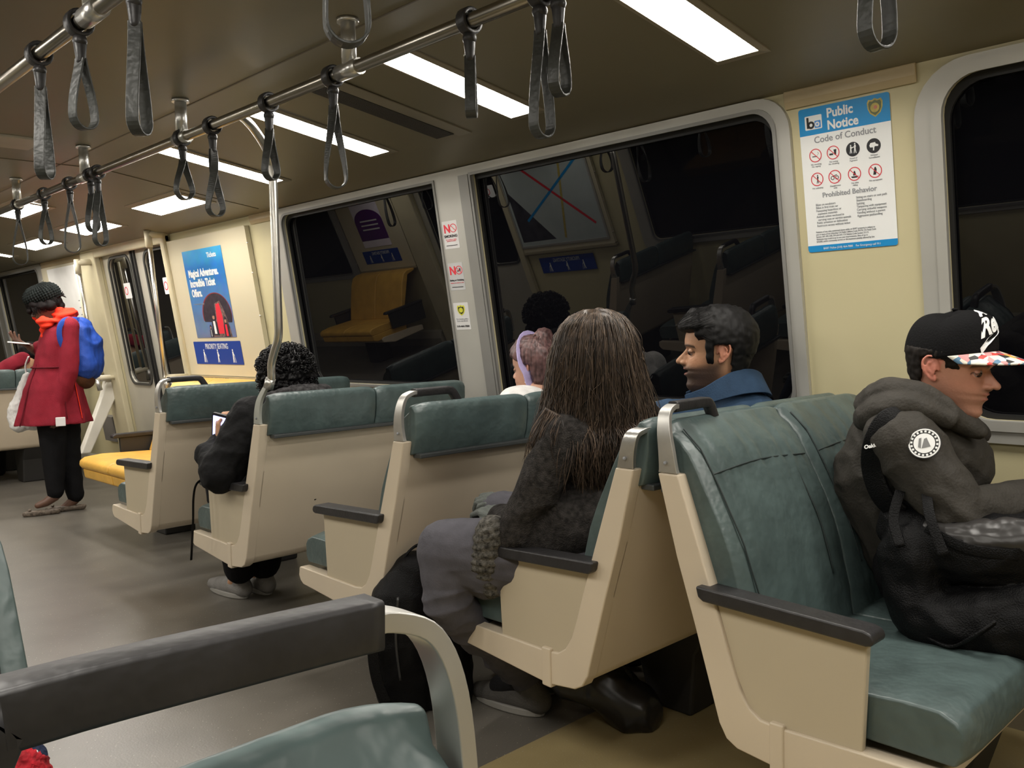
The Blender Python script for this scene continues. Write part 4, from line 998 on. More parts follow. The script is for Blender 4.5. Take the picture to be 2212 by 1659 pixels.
P_ = thing('person', 'man in a black cap and grey hooded jacket looking down at the right edge', 'person', (2.3, .85, .5))
F2 = Vector((.003, -1.0, 0)); S = .965
E_ = Vector((2.2048, 0.8238, 1.1024))
Mh = frameM(Vector((2.1891, 0.8232, 1.1054))+F2*.022*S+Vector((.080, 0, 0))*S, F2, -8, 0, S)
SKC = (.56, .27, .185); SKM2 = skinmat('skin_ruddy', SKC)
mb = MB(); headmesh(mb, Mh, SKM2, 1.15, 0, 1.02)
nk = Mh @ Vector((0, -.04, -.075)); chC = Vector((2.30, .93, .80)); hipC = Vector((2.36, .86, .60))
mb.cap(nk, .062, Vector((2.2789, 0.8837, 0.9929)), .068, SKM2)
mb.chain([Vector((2.2789, 0.8837, 0.9929)), chC, hipC], [.07, .13, .14], SKM2)
RS = Vector((2.1271, 0.8623, 0.9396)); LS = Vector((2.4464, 0.9792, 0.8984))
RE = Vector((2.1298, 0.7370, 0.7717)); LE = Vector((2.5040, 0.8199, 0.6930))
RW = Vector((2.3167, 0.6318, 0.7960)); LW = Vector((2.4396, 0.6448, 0.7564))
for a, b, c in ((RS, RE, RW), (LS, LE, LW)):
    mb.chain([chC, a, b, c], [.09, .05, .04, .03], SKM2); hand(mb, c, (c-b), (0, 0, 1), SKM2, 1, (.6,)*4)
for dx in (-.11, .11):
    mb.chain([hipC+Vector((dx, 0, 0)), Vector((2.36+dx, .36, .60)), Vector((2.36+dx, .38, .12)), Vector((2.36+dx, .26, .05))], [.09, .06, .045, .03], SKM2)
me = vox(mb, .0027, 2, color=facecol(Mh, SKC, (.50, .17, .14), (.16, .085, .055), (.62, .22, .16), (.05, .03, .02), .28)); vobj('body', me, SKM2, P_); eyes(Mh, P_)
HBR = mat('hair_dark_brown', (.010, .007, .005), .6, var=.3, scale=60, spec=.2)
def maskC(p):
    x, y, z = p
    if y > .040 or z > .046: return 0
    if y > .004: return min(max((z-.004)/.010, 0), 1)*.5
    if y > -.044 and z < .028: return 0
    return min(max((z+.070)/.015, 0), 1)*.8
mb = MB(); hairshell(mb, Mh, maskC, .008, HBR, thick=.006); me = vox(mb, .0035, 2, disp=lambda c: .002*noise.noise(c*90)); vobj('hair', me, HBR, P_)
# cap
CAPM = cloth('cap_black', (.004, .004, .0045), .8, bump=.15)
cap = thing('baseball_cap', 'black flat brim baseball cap with white script and colourful brim', 'cap', Mh @ Vector((0, 0, .1)))
def dome(th, u, off=0):   # th azimuth 0 front, u 0 rim..1 top
    u = max(0, min(1, u)); a = u*PI/2*.9999; rx = .086+off; ry = .109+off; c, s = math.cos(th), math.sin(th)
    h = .108+off; e = .62
    k = math.cos(a)**e; zz = math.sin(a)**.95*h
    if c > 0: k2 = k**(1-.35*c)
    else: k2 = k
    zb = .036-.010*(1-abs(c))+.010*max(c, 0)
    return Mh @ (Matrix.Rotation(math.radians(4), 4, 'X') @ Vector((rx*s*k2, -.006+ry*c*k2, zb+zz*(1-.08*(1-k))-.012*max(c, 0)*0)))
n = 60; nz = 22; V = [dome(2*PI*i/n, j/nz) for j in range(nz) for i in range(n)]+[dome(0, 1)]; fs = []
for j in range(nz-1):
    for i in range(n): q = (i+1) % n; fs.append((j*n+i, j*n+q, j*n+n+q, j*n+n+i))
for i in range(n): fs.append(((nz-1)*n+i, (nz-1)*n+(i+1) % n, nz*n))
o = MB().add(V, fs, CAPM, True).build('crown', cap); sd_ = o.modifiers.new('s', 'SOLIDIFY'); sd_.thickness = .003
MB().ell(dome(0, 1, .002), (.007, .007, .004), CAPM).build('button', cap)
bm_ = mat('brim_floral', (.6, .5, .4), .6); nt = bm_.node_tree; b = nt.nodes['Principled BSDF']
tc = nt.nodes.new('ShaderNodeTexCoord'); v1 = nt.nodes.new('ShaderNodeTexVoronoi'); v1.inputs['Scale'].default_value = 75; nt.links.new(tc.outputs['Object'], v1.inputs['Vector'])
sx_ = nt.nodes.new('ShaderNodeSeparateColor'); nt.links.new(v1.outputs['Color'], sx_.inputs[0])
rp = nt.nodes.new('ShaderNodeValToRGB'); rp.color_ramp.interpolation = 'CONSTANT'; nt.links.new(sx_.outputs[0], rp.inputs[0]); E2 = rp.color_ramp.elements
E2[0].position = 0; E2[0].color = (.75, .72, .62, 1); E2[1].position = .22; E2[1].color = (.70, .45, .08, 1)
for p_, c_ in ((.34, (.62, .06, .05, 1)), (.47, (.80, .78, .72, 1)), (.66, (.10, .22, .35, 1)), (.76, (.65, .30, .30, 1)), (.88, (.03, .03, .03, 1))): x = E2.new(p_); x.color = c_
nt.links.new(rp.outputs[0], b.inputs['Base Color'])
V = []; fs = []; nb = 24; nr = 8
for j in range(nr+1):
    r = j/nr
    for i in range(nb+1):
        an = math.radians(-78+156*i/nb); p0 = dome(an, .0)
        L = Mh.inverted() @ p0
        ext = .080*(math.cos(an*1.05)**.55 if abs(an*1.05) < PI/2 else 0)
        q = Vector((L.x*(1+.02*r), L.y+ext*r, L.z+.004+.004*r*0-.016*r*math.cos(an)*1.0-.010*(abs(L.x)/.08)**2*r))
        V.append(Mh @ q)
for j in range(nr):
    for i in range(nb): a = j*(nb+1)+i; fs.append((a, a+1, a+nb+2, a+nb+1))
o = MB().add(V, fs, bm_, True).build('brim', cap, label='brim with a colourful flower print'); sd_ = o.modifiers.new('s', 'SOLIDIFY'); sd_.thickness = .004
lt2 = MB()
def capT(th0, u0, R_=.104, rot=.0):
    def g(u, v, w):
        # u along azimuth towards the front when read from outside
        return dome(th0-u/R_, min(u0+(v+u*rot)/.135, .98), .0015+w)
    return g
g = capT(.66, .22, rot=.25)
lt2.text('Rea', .060, lambda u, v, w: g(u, v, w), WHITE, bold=.0022, shear=.3, th=.001, sx=.95)
g2 = capT(.50, .62, rot=.2); lt2.text('A', .044, lambda u, v, w: g2(u, v, w), WHITE, bold=.0015, th=.001, shear=.2)
sw = [(0, -.004), (.02, .008), (.05, .014), (.085, .014), (.085, .004), (.05, .002), (.02, -.006), (.004, -.016)]
g3 = capT(.66, .11, rot=.25); 
fine = []
for (a, b_), (c_, d_) in zip(sw, sw[1:]+sw[:1]):
    for k in range(4): t_ = k/4; fine.append((a+(c_-a)*t_, b_+(d_-b_)*t_))
lt2.plate(fine, [], .001, lambda u, v, w: g3(u, v, w), WHITE); lt2.build('white_script', cap)
# jacket: torso, hood, sleeves
JK = cloth('grey_softshell', (.046, .042, .036), .62, bump=.2, bscale=150)
mb = MB()
mb.chain([Vector((2.2792, 0.9123, 0.9441)), chC+Vector((-.0, .02, .02)), hipC], [.125, .155, .165], JK)
mb.cap(RS+Vector((0, 0, -.01)), .085, LS, .085, JK)
mb.chain([RS, RE, RW], [.088, .066, .046], JK); mb.chain([LS, LE, LW], [.085, .062, .046], JK)
mb.cap(Vector((2.1973, 0.8740, 0.9544)), .085, Vector((2.2928, 0.8158, 0.8681)), .10, JK)
mb.cap(Vector((2.2879, 0.8586, 0.9117)), .10, Vector((2.3410, 0.8001, 0.9104)), .055, JK)
wr_ = lambda c: .0045*(1-abs(noise.noise(Vector((c.x*10, c.y*10, c.z*14))))*3)+.004*math.sin((c.z*1.0-c.y*.9)*95+3*noise.noise(c*7))*max(0, 1-abs((c-RE).length-.03)/.12)
me = vox(mb, .005, 4, disp=wr_); vobj('jacket', me, JK, P_)
# hood bunched behind the neck
mb = MB(); hd = [(2.2501, 0.7278, 0.9531), (2.1906, 0.7748, 0.9965), (2.1593, 0.8320, 1.0383), (2.1479, 0.8931, 1.0480), (2.1804, 0.9502, 1.0231), (2.2513, 0.9895, 1.0020), (2.3401, 0.9791, 1.0226), (2.3964, 0.9115, 1.0163), (2.3976, 0.8198, 0.9685), (2.3471, 0.7538, 0.9362)]
mb.tube(smoothpath(hd, 5), [.020+.022*math.sin(PI*i/45) for i in range(46)], JK, 12)
hd2 = [(2.1734, 0.7635, 0.9800), (2.1360, 0.8230, 1.0129), (2.1167, 0.8911, 1.0168), (2.1548, 0.9623, 0.9818), (2.2449, 1.0074, 0.9595)]
mb.tube(smoothpath(hd2, 5), [.018+.020*math.sin(PI*i/20) for i in range(21)], JK, 12)
mb.cap(Vector((2.1741, 0.9382, 1.0102)), .045, Vector((2.2899, 1.0003, 0.9741)), .045, JK)
me = vox(mb, .005, 3, disp=folds(.004, 12, 12, 4, .002)); vobj('hood', me, JK, P_)
# sleeve badge
bc = Vector((2.0544, 0.7841, 0.9443)); bn = Vector((-.93, -.10, .35)).normalized(); bu = Vector((0, 0, 1)); bu = (bu-bn*bu.dot(bn)).normalized(); bx = bu.cross(bn)
q = MB(); GB = lambda u, v, w: bc+bx*u+bu*v+bn*w
q.plate(circ(0, 0, .036, 36), [], .003, GB, mat('badge_black', (.02, .02, .02), .5)); q.plate(circ(0, 0, .034, 36), [circ(0, 0, .031, 36)], .001, lambda u, v, w: GB(u, v, w+.002), WHITE)
for i in range(20): a = 2*PI*i/20; q.plate([(math.cos(a+k)*rr, math.sin(a+k)*rr) for k, rr in ((-.09, .0255), (.09, .0255), (.07, .030), (-.07, .030))], [], .001, lambda u, v, w: GB(u, v, w+.002), WHITE)
q.plate(circ(0, 0, .023, 30), [], .001, lambda u, v, w: GB(u, v, w+.002), WHITE); q.plate([(-.004, -.012), (.014, -.006), (.004, .013), (-.001, .010)], [], .001, lambda u, v, w: GB(u, v, w+.003), mat('badge_grey', (.20, .20, .20), .5)); q.plate([(-.012, -.010), (-.006, -.012), (-.007, .012), (-.012, .010)], [], .001, lambda u, v, w: GB(u, v, w+.003), MATS['badge_grey'])
q.build('sleeve_badge', P_, label='round white and black badge')
# backpack strap over the shoulder
mb = MB(); st_ = smoothpath([(2.1110, 0.8185, 0.9933), (2.0677, 0.8650, 0.9946), (2.0568, 0.8952, 0.9445), (2.0770, 0.9129, 0.8743), (2.0839, 0.8936, 0.8085), (2.0977, 0.8555, 0.7666)], 7)
BP = cloth('black_nylon', (.004, .004, .0044), .5, bump=.3, bscale=300)
mb.sweep(st_, rsec(.014, .055, .3), BP, up=(-.8, -.2, .5)); so = mb.build('shoulder_strap', P_)
lb = MB(); lc = Vector((2.0443, 0.8974, 0.9281))
lb.text('Oakley', .0125, lambda u, v, w: lc+Vector((.30, -.90, .25)).normalized()*(u-.02)+Vector((0.25, .2, .95)).normalized()*v+Vector((-.95, -.3, 0))*w, WHITE, bold=.0005); lb.build('strap_label', so)
mb = MB()
for dx in (-.11, .11): mb.chain([hipC+Vector((dx, 0, 0)), Vector((2.36+dx, .36, .60)), Vector((2.36+dx, .38, .12))], [.12, .085, .06], TR)
me = vox(mb, .009, 3); vobj('trousers', me, TR, P_)
for dx in (-.11, .11): MB().chain([Vector((2.36+dx, .40, .055)), Vector((2.36+dx, .32, .048)), Vector((2.36+dx, .20, .04))], [.052, .048, .038], BLK).build('shoe', P_)
# black backpack on his lap and seat
bp = thing('backpack', 'black backpack with shiny grey flap on the lap of the man in the cap', 'backpack', (2.1, .75, .5))
mb = MB()
b0 = [(2.0684, 0.8189, 0.6838), (2.0648, 0.7993, 0.5521), (2.0704, 0.7250, 0.5347), (2.1255, 0.5726, 0.5654), (2.2102, 0.5146, 0.5985)]
mb.chain(b0, [.070, .068, .080, .09, .09], BP)
b1 = [(2.1197, 0.8534, 0.7298), (2.1010, 0.7876, 0.6990), (2.1174, 0.6831, 0.7020), (2.1570, 0.5736, 0.7123), (2.2293, 0.5205, 0.7174)]
mb.chain(b1, [.06, .075, .08, .08, .08], BP)
mb.chain([(2.1835, 0.7650, 0.5756), (2.2290, 0.6393, 0.6011), (2.3081, 0.5379, 0.6139)], [.10, .11, .11], BP)
me = vox(mb, .006, 4, disp=folds(.006, 9, 12, 8, .003)); vobj('bag_body', me, BP, bp)
mb = MB(); FL = mat('grey_coated_flap', (.030, .028, .027), .36, var=.1, scale=15, bump=.15, bscale=40)
mb.chain([(2.0728, 0.7772, 0.7382), (2.0779, 0.6896, 0.7346), (2.1142, 0.5891, 0.7434), (2.1773, 0.5173, 0.7530)], [.028, .043, .046, .04], FL)
me = vox(mb, .004, 4, disp=folds(.005, 12, 20, 1, .002)); vobj('flap', me, FL, bp)
mb = MB()
for pts in ([(2.0606, 0.8404, 0.8290), (2.0279, 0.8428, 0.7688), (2.0051, 0.8176, 0.7123)], [(2.0695, 0.7865, 0.8445), (2.0260, 0.7597, 0.7805), (2.0073, 0.7230, 0.7063)], [(2.0275, 0.7702, 0.7577), (2.0274, 0.6822, 0.7245), (2.0650, 0.5928, 0.7168)]): MB().sweep(smoothpath(pts, 6), rsec(.003, .022, .3), BP, up=(-.9, -.3, 0)).build('webbing_strap', bp)
mb.sweep(smoothpath([(2.0075, 0.7518, 0.5182), (1.9950, 0.6984, 0.5135), (1.9815, 0.6472, 0.5526), (2.0028, 0.6179, 0.5809)], 6), rsec(.006, .030, .3), BP, up=(0, 0, 1)); mb.build('webbing_strap', bp)

# ---- 3. woman with long brown hair on the aisle side

P_ = thing('person', 'person with long messy brown hair seen from behind, charcoal cardigan and grey trousers', 'person', (1.9, 1.6, .5))
F3 = Vector((-.18, .98, 0)); Mh = frameM(Vector((1.8967, 1.6238, 1.1055)), F3, -10, 0, 1.0)
SKL = (.60, .34, .24); SK3 = skinmat('skin_light', SKL)
hipL = Vector((1.93, 1.60, .58)); chL = Vector((1.8518, 1.6765, 0.8968))
mb = MB(); headmesh(mb, Mh, SK3); mb.chain([Mh @ Vector((0, -.03, -.07)), chL+Vector((0, 0, .08))], [.05, .06], SK3)
mb.chain([chL, Vector((1.93, 1.64, .80)), hipL], [.11, .105, .13], SK3)
LSh = Vector((1.7747, 1.6283, 0.9277)); RSh = Vector((2.08, 1.60, .93))
LE = Vector((1.6796, 1.7244, 0.6679)); LW = Vector((1.7888, 1.9046, 0.6569))
RE = Vector((2.14, 1.74, .68)); RW = Vector((1.8676, 1.9663, 0.6714))
hc = [Vector((1.7756, 1.9509, 0.6739)), Vector((1.8083, 1.9433, 0.7192))]
for a, b, c in ((LSh, LE, LW), (RSh, RE, RW)): mb.chain([chL, a, b, c], [.08, .042, .035, .026], SK3)
KN1 = Vector((1.6033, 1.9372, 0.5989)); KN2 = Vector((1.8716, 1.9923, 0.6455))
AN1 = Vector((1.945, 1.985, .115)); AN2 = Vector((2.10, 2.08, .12))
mb.chain([hipL+Vector((-.09, 0, 0)), KN1, AN1, Vector((1.925, 2.10, .045))], [.09, .055, .036, .025], SK3)
mb.chain([hipL+Vector((.09, 0, 0)), KN2, AN2, AN2+Vector((0, .1, -.07))], [.09, .055, .036, .025], SK3)
me = vox(mb, .005, 3, color=flat(SKL)); vobj('body', me, SK3, P_)
GL = cloth('grey_glove', (.115, .125, .115), .9)
mb = MB(); hand(mb, Vector((1.7915, 1.9014, 0.6611)), Vector((1.7938, 1.9912, 0.6828))-Vector((1.7888, 1.9045, 0.6611)), (-.3, -.2, .9), GL, 1, (.7, .75, .8, .85), (.5, .3), 1.0)
mb.cap(Vector((1.7883, 1.8743, 0.6543)), .034, Vector((1.7913, 1.9171, 0.6646)), .032, GL)
me = vox(mb, .0035, 2); vobj('glove', me, GL, P_)
mb = MB(); hand(mb, Vector((1.8631, 1.9407, 0.6826)), Vector((1.8352, 2.0042, 0.6978))-Vector((1.8585, 1.9461, 0.6827)), (-.3, -.2, .9), GL, -1, (.6, .7, .7, .8), (.6, .3), 1.0)
me = vox(mb, .0035, 2); vobj('glove', me, GL, P_)
CD = cloth('charcoal_knit', (.030, .027, .025), .95, var=.5, scale=70, bump=.5, bscale=260)
mb = MB()
mb.chain([chL+Vector((.02, -.01, .02)), Vector((1.95, 1.62, .82)), hipL+Vector((.01, -.02, .02))], [.135, .135, .16], CD)
mb.cap(LSh+Vector((.01, 0, 0)), .066, RSh, .07, CD)
mb.chain([LSh, Vector((1.7086, 1.6595, 0.8122)), LE, LW], [.066, .062, .058, .047], CD); mb.chain([RSh, RE, RW], [.07, .055, .045], CD)
mb.cap(Vector((1.8662, 1.5825, 0.6949)), .12, Vector((1.7667, 1.6839, 0.6715)), .10, CD)
me = vox(mb, .005, 4, disp=folds(.006, 8, 7, 11, .0025)); cdo = vobj('cardigan', me, CD, P_)
mb = MB(); mb.chain([(1.6406, 1.7855, 0.6658), (1.6335, 1.8093, 0.5851), (1.6491, 1.8064, 0.5034)], [.050, .055, .032], CD); mb.chain([(1.7070, 1.7539, 0.6193), (1.7140, 1.7456, 0.5272)], [.06, .045], CD)
me = vox(mb, .004, 2, disp=lambda c: .002*math.sin(c.z*260+4*noise.noise(c*14))+.002*noise.noise(c*60)); vobj('knit_hem', me, cloth('grey_melange_knit', (.085, .080, .070), .95, var=.7, scale=90, bump=.5, bscale=240), P_, 'chunky grey ribbed knit hem')
GT = cloth('grey_trousers', (.088, .085, .098), .8, bump=.12)
mb = MB()
mb.chain([hipL+Vector((-.07, 0, .0)), KN1, Vector((1.5940, 1.9327, 0.4507)), AN1+Vector((0, 0, .012))], [.115, .090, .068, .056], GT)
mb.chain([hipL+Vector((.09, 0, .0)), KN2, Vector((2.12, 2.02, .3)), AN2], [.115, .080, .07, .06], GT)
mb.cap(Vector((1.6180, 1.9199, 0.5962)), .088, Vector((1.6825, 1.8442, 0.5626)), .10, GT)
me = vox(mb, .005, 4, disp=lambda c: .006*(1-abs(noise.noise(Vector((c.x*7, c.y*7, c.z*16))))*3)*(1.4 if c.z < .5 else .5)); vobj('trousers', me, GT, P_)
SHG = cloth('grey_sneaker', (.10, .095, .09), .8); SOLE = mat('pale_sole', (.30, .29, .27), .6)
def shoe(parent, heel, toe, lab=None, m=SHG, sole=SOLE, s=1):
    heel = Vector(heel); toe = Vector(toe); d = (toe-heel); up = Vector((0, 0, 1)); mb = MB()
    mb.chain([heel+up*.045*s, heel+d*.35+up*.048*s, heel+d*.75+up*.036*s, toe+up*.030*s], [.040*s, .042*s, .040*s, .028*s], m); mb.cap(heel+up*.05*s, .040*s, heel+d*.15+up*.095*s, .040*s, m)
    o = vobj('shoe', vox(mb, .005, 2), m, parent, lab)
    w = Vector((-d.y, d.x, 0)).normalized(); pts = []
    for i in range(24):
        a = 2*PI*i/24; u = .5+.57*math.cos(a); pts.append(heel+d*u+w*(.044*s*math.sin(a)*(1-.12*math.cos(a))))
    V = [p+up*.001 for p in pts]+[p+up*.024*s for p in pts]; fs = [tuple(range(24))[::-1], tuple(range(24, 48))]+[(i, (i+1) % 24, 24+(i+1) % 24, 24+i) for i in range(24)]
    MB().add(V, fs, sole).build('sole', o, bevel=.004)
SK_ = cloth('dark_sock', (.02, .02, .022)); MB().chain([AN1+Vector((0, 0, .03)), AN1, Vector((1.928, 2.085, .06))], [.046, .043, .036], SK_).build('sock', P_); shoe(P_, (1.955, 1.93, 0), (1.915, 2.17, 0)); shoe(P_, (2.10, 2.02, 0), (2.09, 2.25, 0))
# long hair: solid core plus strands
def hairm(name, c1, c2):
    m = mat(name, c1, .45, var=.3, scale=50, attr='Col', spec=.4); return m
HL = hairm('hair_brown', (.06, .04, .028), None)
tabH = [ # v, uL, uR, depth radius, depth centre
(668, 1262, 1312, .030, .0), (680, 1232, 1345, .075, .0), (700, 1212, 1362, .095, .0), (730, 1199, 1376, .110, .0), (770, 1190, 1384, .118, .0), (810, 1186, 1392, .120, .0), (850, 1180, 1402, .118, .0), (890, 1170, 1412, .112, .005), (930, 1160, 1416, .105, .01), (970, 1172, 1400, .095, .03), (1000, 1200, 1380, .085, .04), (1030, 1240, 1360, .07, .05)]
b_long = Vector((-1.90, -1.62, 0)).normalized(); a_long = Vector((1.62, -1.90, 0)).normalized()
rows = []
for line in [
 ((1.8795, 1.6440, 1.2776), (1.9214, 1.5949, 1.2759), .030, .0), ((1.8541, 1.6738, 1.2630), (1.9487, 1.5629, 1.2593), .070, .0), ((1.8369, 1.6940, 1.2378), (1.9626, 1.5466, 1.2329), .090, .0), ((1.8254, 1.7075, 1.1991), (1.9738, 1.5334, 1.1938), .105, .0), ((1.8170, 1.7173, 1.1472), (1.9800, 1.5262, 1.1418), .112, .0), ((1.8129, 1.7222, 1.0950), (1.9861, 1.5190, 1.0898), .114, .0), ((1.8070, 1.7290, 1.0427), (1.9939, 1.5098, 1.0376), .112, .0),
 ((1.7995, 1.7379, 0.9902), (2.0017, 1.5007, 0.9854), .108, .005), ((1.7936, 1.7448, 0.9375), (2.0013, 1.5012, 0.9332), .100, .01), ((1.8048, 1.7317, 0.8844), (1.9866, 1.5185, 0.8812), .088, .03), ((1.8340, 1.6974, 0.8376), (1.9651, 1.5436, 0.8356), .078, .04), ((1.8633, 1.6631, 0.7974), (1.9479, 1.5638, 0.7963), .06, .05)]:
    L_, R_, dr, dc = Vector(line[0]), Vector(line[1]), line[2], line[3]
    rows.append((L_.z*.5+R_.z*.5, (L_+R_)/2, (R_-L_).length/2, dr, dc))
def hrow(z):
    if z >= rows[0][0]: return rows[0][1:]
    for a, b in zip(rows, rows[1:]):
        if a[0] >= z >= b[0]:
            t = (a[0]-z)/(a[0]-b[0]); return (a[1].lerp(b[1], t), a[2]+(b[2]-a[2])*t, a[3]+(b[3]-a[3])*t, a[4]+(b[4]-a[4])*t)
    return rows[-1][1:]
V = []; fs = []; n = 36; zs = [rows[0][0]-(rows[0][0]-rows[-1][0])*i/40 for i in range(41)]
for z in zs:
    c, ra, rb, dc = hrow(z)
    for i in range(n):
        an = 2*PI*i/n; cut = 1.0
        V.append(Vector((c.x, c.y, z))+a_long*ra*.93*math.cos(an)+b_long*(rb*.93*math.sin(an)+dc))
for j in range(40):
    for i in range(n): q = (i+1) % n; fs.append((j*n+i, j*n+q, j*n+n+q, j*n+n+i))
fs += [tuple(range(n)), tuple(range(41*n-1, 40*n-1, -1))]
mb = MB().add(V, fs, HL, True)
def haircol(c1, c2, sx=90):
    def f(co):
        out = np.empty((len(co), 3), 'f')
        for i, c in enumerate(co):
            t = .5+.9*noise.noise(Vector((c[0]*sx, c[1]*sx, c[2]*7))); t = min(max(t, 0), 1); out[i] = [c1[k]+(c2[k]-c1[k])*t for k in range(3)]
        return out
    return f
HC1, HC2 = (.014, .009, .006), (.095, .063, .040)
me = vox(mb, .006, 2, disp=lambda c: .007*noise.noise(Vector((c.x*40, c.y*40, c.z*5))), color=haircol(HC1, HC2)); ho = vobj('hair', me, HL, P_)
def colour_strands(o, c1, c2, per):
    me = o.data; ca = me.color_attributes.new('Col', 'FLOAT_COLOR', 'POINT'); n = len(me.vertices); a = np.ones((n, 4), 'f')
    rng = np.random.RandomState(3); k = n//per; t = rng.rand(k)**1.4
    t = np.repeat(t, per)[:n]; t = np.concatenate([t, np.zeros(n-len(t))]) if len(t) < n else t
    for q in range(3): a[:, q] = c1[q]+(c2[q]-c1[q])*t
    ca.data.foreach_set('color', a.ravel())
random.seed(11); paths = []
ztop = rows[0][0]
for i in range(3000):
    an = random.uniform(0, 2*PI); rho = random.uniform(.90, 1.03); 
    zstart = ztop-(random.random()**1.6)*.10; side = math.cos(an)
    zend = rows[-1][0]+random.uniform(-.10, .20)-.04*abs(side)
    if math.sin(an) < -.2: zend += .10
    ph = random.uniform(0, 6.28); amp = random.uniform(.003, .013); fly = random.random() < .16; K = 15; pts = []
    drift = random.gauss(0, .12)
    for k in range(K):
        t = k/(K-1); z = zstart+(zend-zstart)*t; c, ra, rb, dc = hrow(z); th = an+drift*t*t
        r = rho*(1+(.10*t if fly else 0)+.04*t*t*random.choice((0, 1)))
        p = Vector((c.x, c.y, z))+a_long*(ra*r*math.cos(th))+b_long*(rb*r*math.sin(th)+dc)
        p += a_long*amp*math.sin(ph+t*9)*t+b_long*amp*math.cos(ph*2+t*7)*t
        pts.append(p)
    paths.append(pts)
for i in range(420):
    an = random.uniform(0, 2*PI); t0 = random.uniform(0, .75); z = ztop-.02-(ztop-rows[-1][0])*t0; c, ra, rb, dc = hrow(z); pts = []; amp = random.uniform(.006, .02); ph = random.uniform(0, 6.28)
    L_ = random.uniform(.05, .16)
    for k in range(15):
        t = k/14; z2 = z-L_*t+.012*math.sin(PI*t); c, ra, rb, dc = hrow(z2); r = 1.0+amp*6*math.sin(PI*t)*random.uniform(.9, 1.0)
        pts.append(Vector((c.x, c.y, z2))+a_long*(ra*r*math.cos(an+amp*12*math.sin(ph+t*5)*t))+b_long*(rb*r*math.sin(an+amp*12*math.sin(ph+t*5)*t)+dc))
    paths.append(pts)
mb = MB(); strands(mb, paths, .0010, HL, n=3); so = mb.build('hair_strands', ho); colour_strands(so, HC1, (.13, .088, .058), 45)
# wispy ends falling over the shoulder, left and right
paths = []
for i in range(420):
    left = i % 5 < 2; t0 = random.random()
    if left: p0 = Vector((1.7397, 1.6693, 1.0111)).lerp(Vector((1.7477, 1.6137, 0.9879)), t0); p1 = Vector((1.7168, 1.7424, 0.8154)).lerp(Vector((1.7040, 1.6186, 0.8795)), t0+random.uniform(-.1, .3))
    else: p0 = Vector((1.7595, 1.5999, 0.9626)).lerp(Vector((1.9277, 1.4642, 0.9742)), t0); p1 = Vector((1.7237, 1.5801, 0.8061)).lerp(Vector((1.9470, 1.4416, 0.8726)), t0+random.uniform(-.15, .15))
    p1 = p1+Vector((0, 0, random.uniform(-.05, .05))); mid = (p0+p1)/2+a_long*random.uniform(-.02, .02)+b_long*random.uniform(0, .03)
    paths.append(smoothpath([p0, mid, p1], 7))
mb = MB(); strands(mb, paths, .0011, HL, n=3); so = mb.build('hair_strands', ho); colour_strands(so, HC1, (.15, .10, .068), 45)

# ---- 4. woman with the lilac headband

P_ = thing('person', 'young person in white top with lilac headband and tied reddish hair, partly hidden', 'person', (2.5, 2.5, .5))
F4 = Vector((-.10, .99, 0)); S = .98
Mh = frameM(Vector((2.5786, 2.5085, 1.0656))-F4*(-.022), F4, -3, 0, S)
mb = MB(); headmesh(mb, Mh, SK3, .8); hipV = Vector((2.47, 2.48, .58)); chV = Vector((2.47, 2.47, .86))
mb.chain([Mh @ Vector((0, -.03, -.07)), chV+Vector((0, 0, .06)), chV, hipV], [.045, .055, .10, .12], SK3)
arms = []
for dx in (-.17, .17):
    a, b, c = Vector((2.47+dx, 2.48, .90)), Vector((2.47+dx*1.3, 2.60, .68)), Vector((2.47+dx*.7, 2.78, .60)); arms.append((a, b, c))
    mb.chain([chV, a, b, c], [.07, .038, .032, .025], SK3); hand(mb, c, c-b, (0, 0, 1), SK3, 1, (.5,)*4)
    mb.chain([hipV+Vector((dx*.5, 0, 0)), Vector((2.47+dx*.6, 2.92, .56)), Vector((2.47+dx*.6, 2.92, .12)), Vector((2.47+dx*.6, 3.02, .05))], [.085, .055, .04, .03], SK3)
me = vox(mb, .004, 2, color=facecol(Mh, SKL, (.45, .18, .15), None, (.62, .30, .22), (.05, .03, .02))); vobj('body', me, SK3, P_); eyes(Mh, P_)
WT = cloth('white_top', (.70, .68, .66), .8)
mb = MB(); mb.chain([chV, hipV], [.135, .14], WT); mb.cap(arms[0][0], .066, arms[1][0], .066, WT)
for a, b, c in arms: mb.chain([a, b, c], [.062, .048, .038], WT)
mb.ell(chV+Vector((-.02, 0, .09)), (.11, .09, .06), WT)
vobj('white_top', vox(mb, .007, 3, disp=folds(.003, 8, 8, 3)), WT, P_)
mb = MB(); 
for dx in (-.17, .17): mb.chain([hipV+Vector((dx*.5, 0, 0)), Vector((2.47+dx*.6, 2.92, .56)), Vector((2.47+dx*.6, 2.92, .12))], [.10, .075, .055], TR)
vobj('trousers', vox(mb, .01, 2), TR, P_)
for dx in (-.17, .17): shoe(P_, (2.47+dx*.6, 2.86, 0), (2.47+dx*.6, 3.08, 0))
HR = hairm('hair_reddish', (.08, .04, .04), None)
def maskV(p):
    x, y, z = p
    if y > .050: return min(max((z-.068)/.015, 0), 1)
    if y > .0: return min(max((z-(.025+y*.5))/.015, 0), 1)
    if y > -.045 and z < .028: return 0
    return min(max((z+.075)/.02, 0), 1)
mb = MB(); hairshell(mb, Mh, maskV, .014, HR, thick=.010); g = lambda *p: Mh @ Vector(p)
mb.ell(g(0, -.06, .125), .042, HR)
me = vox(mb, .0045, 2, disp=lambda c: .003*noise.noise(c*70), color=haircol((.035, .016, .016), (.16, .085, .08), 120)); vobj('hair', me, HR, P_)
random.seed(9); paths = []
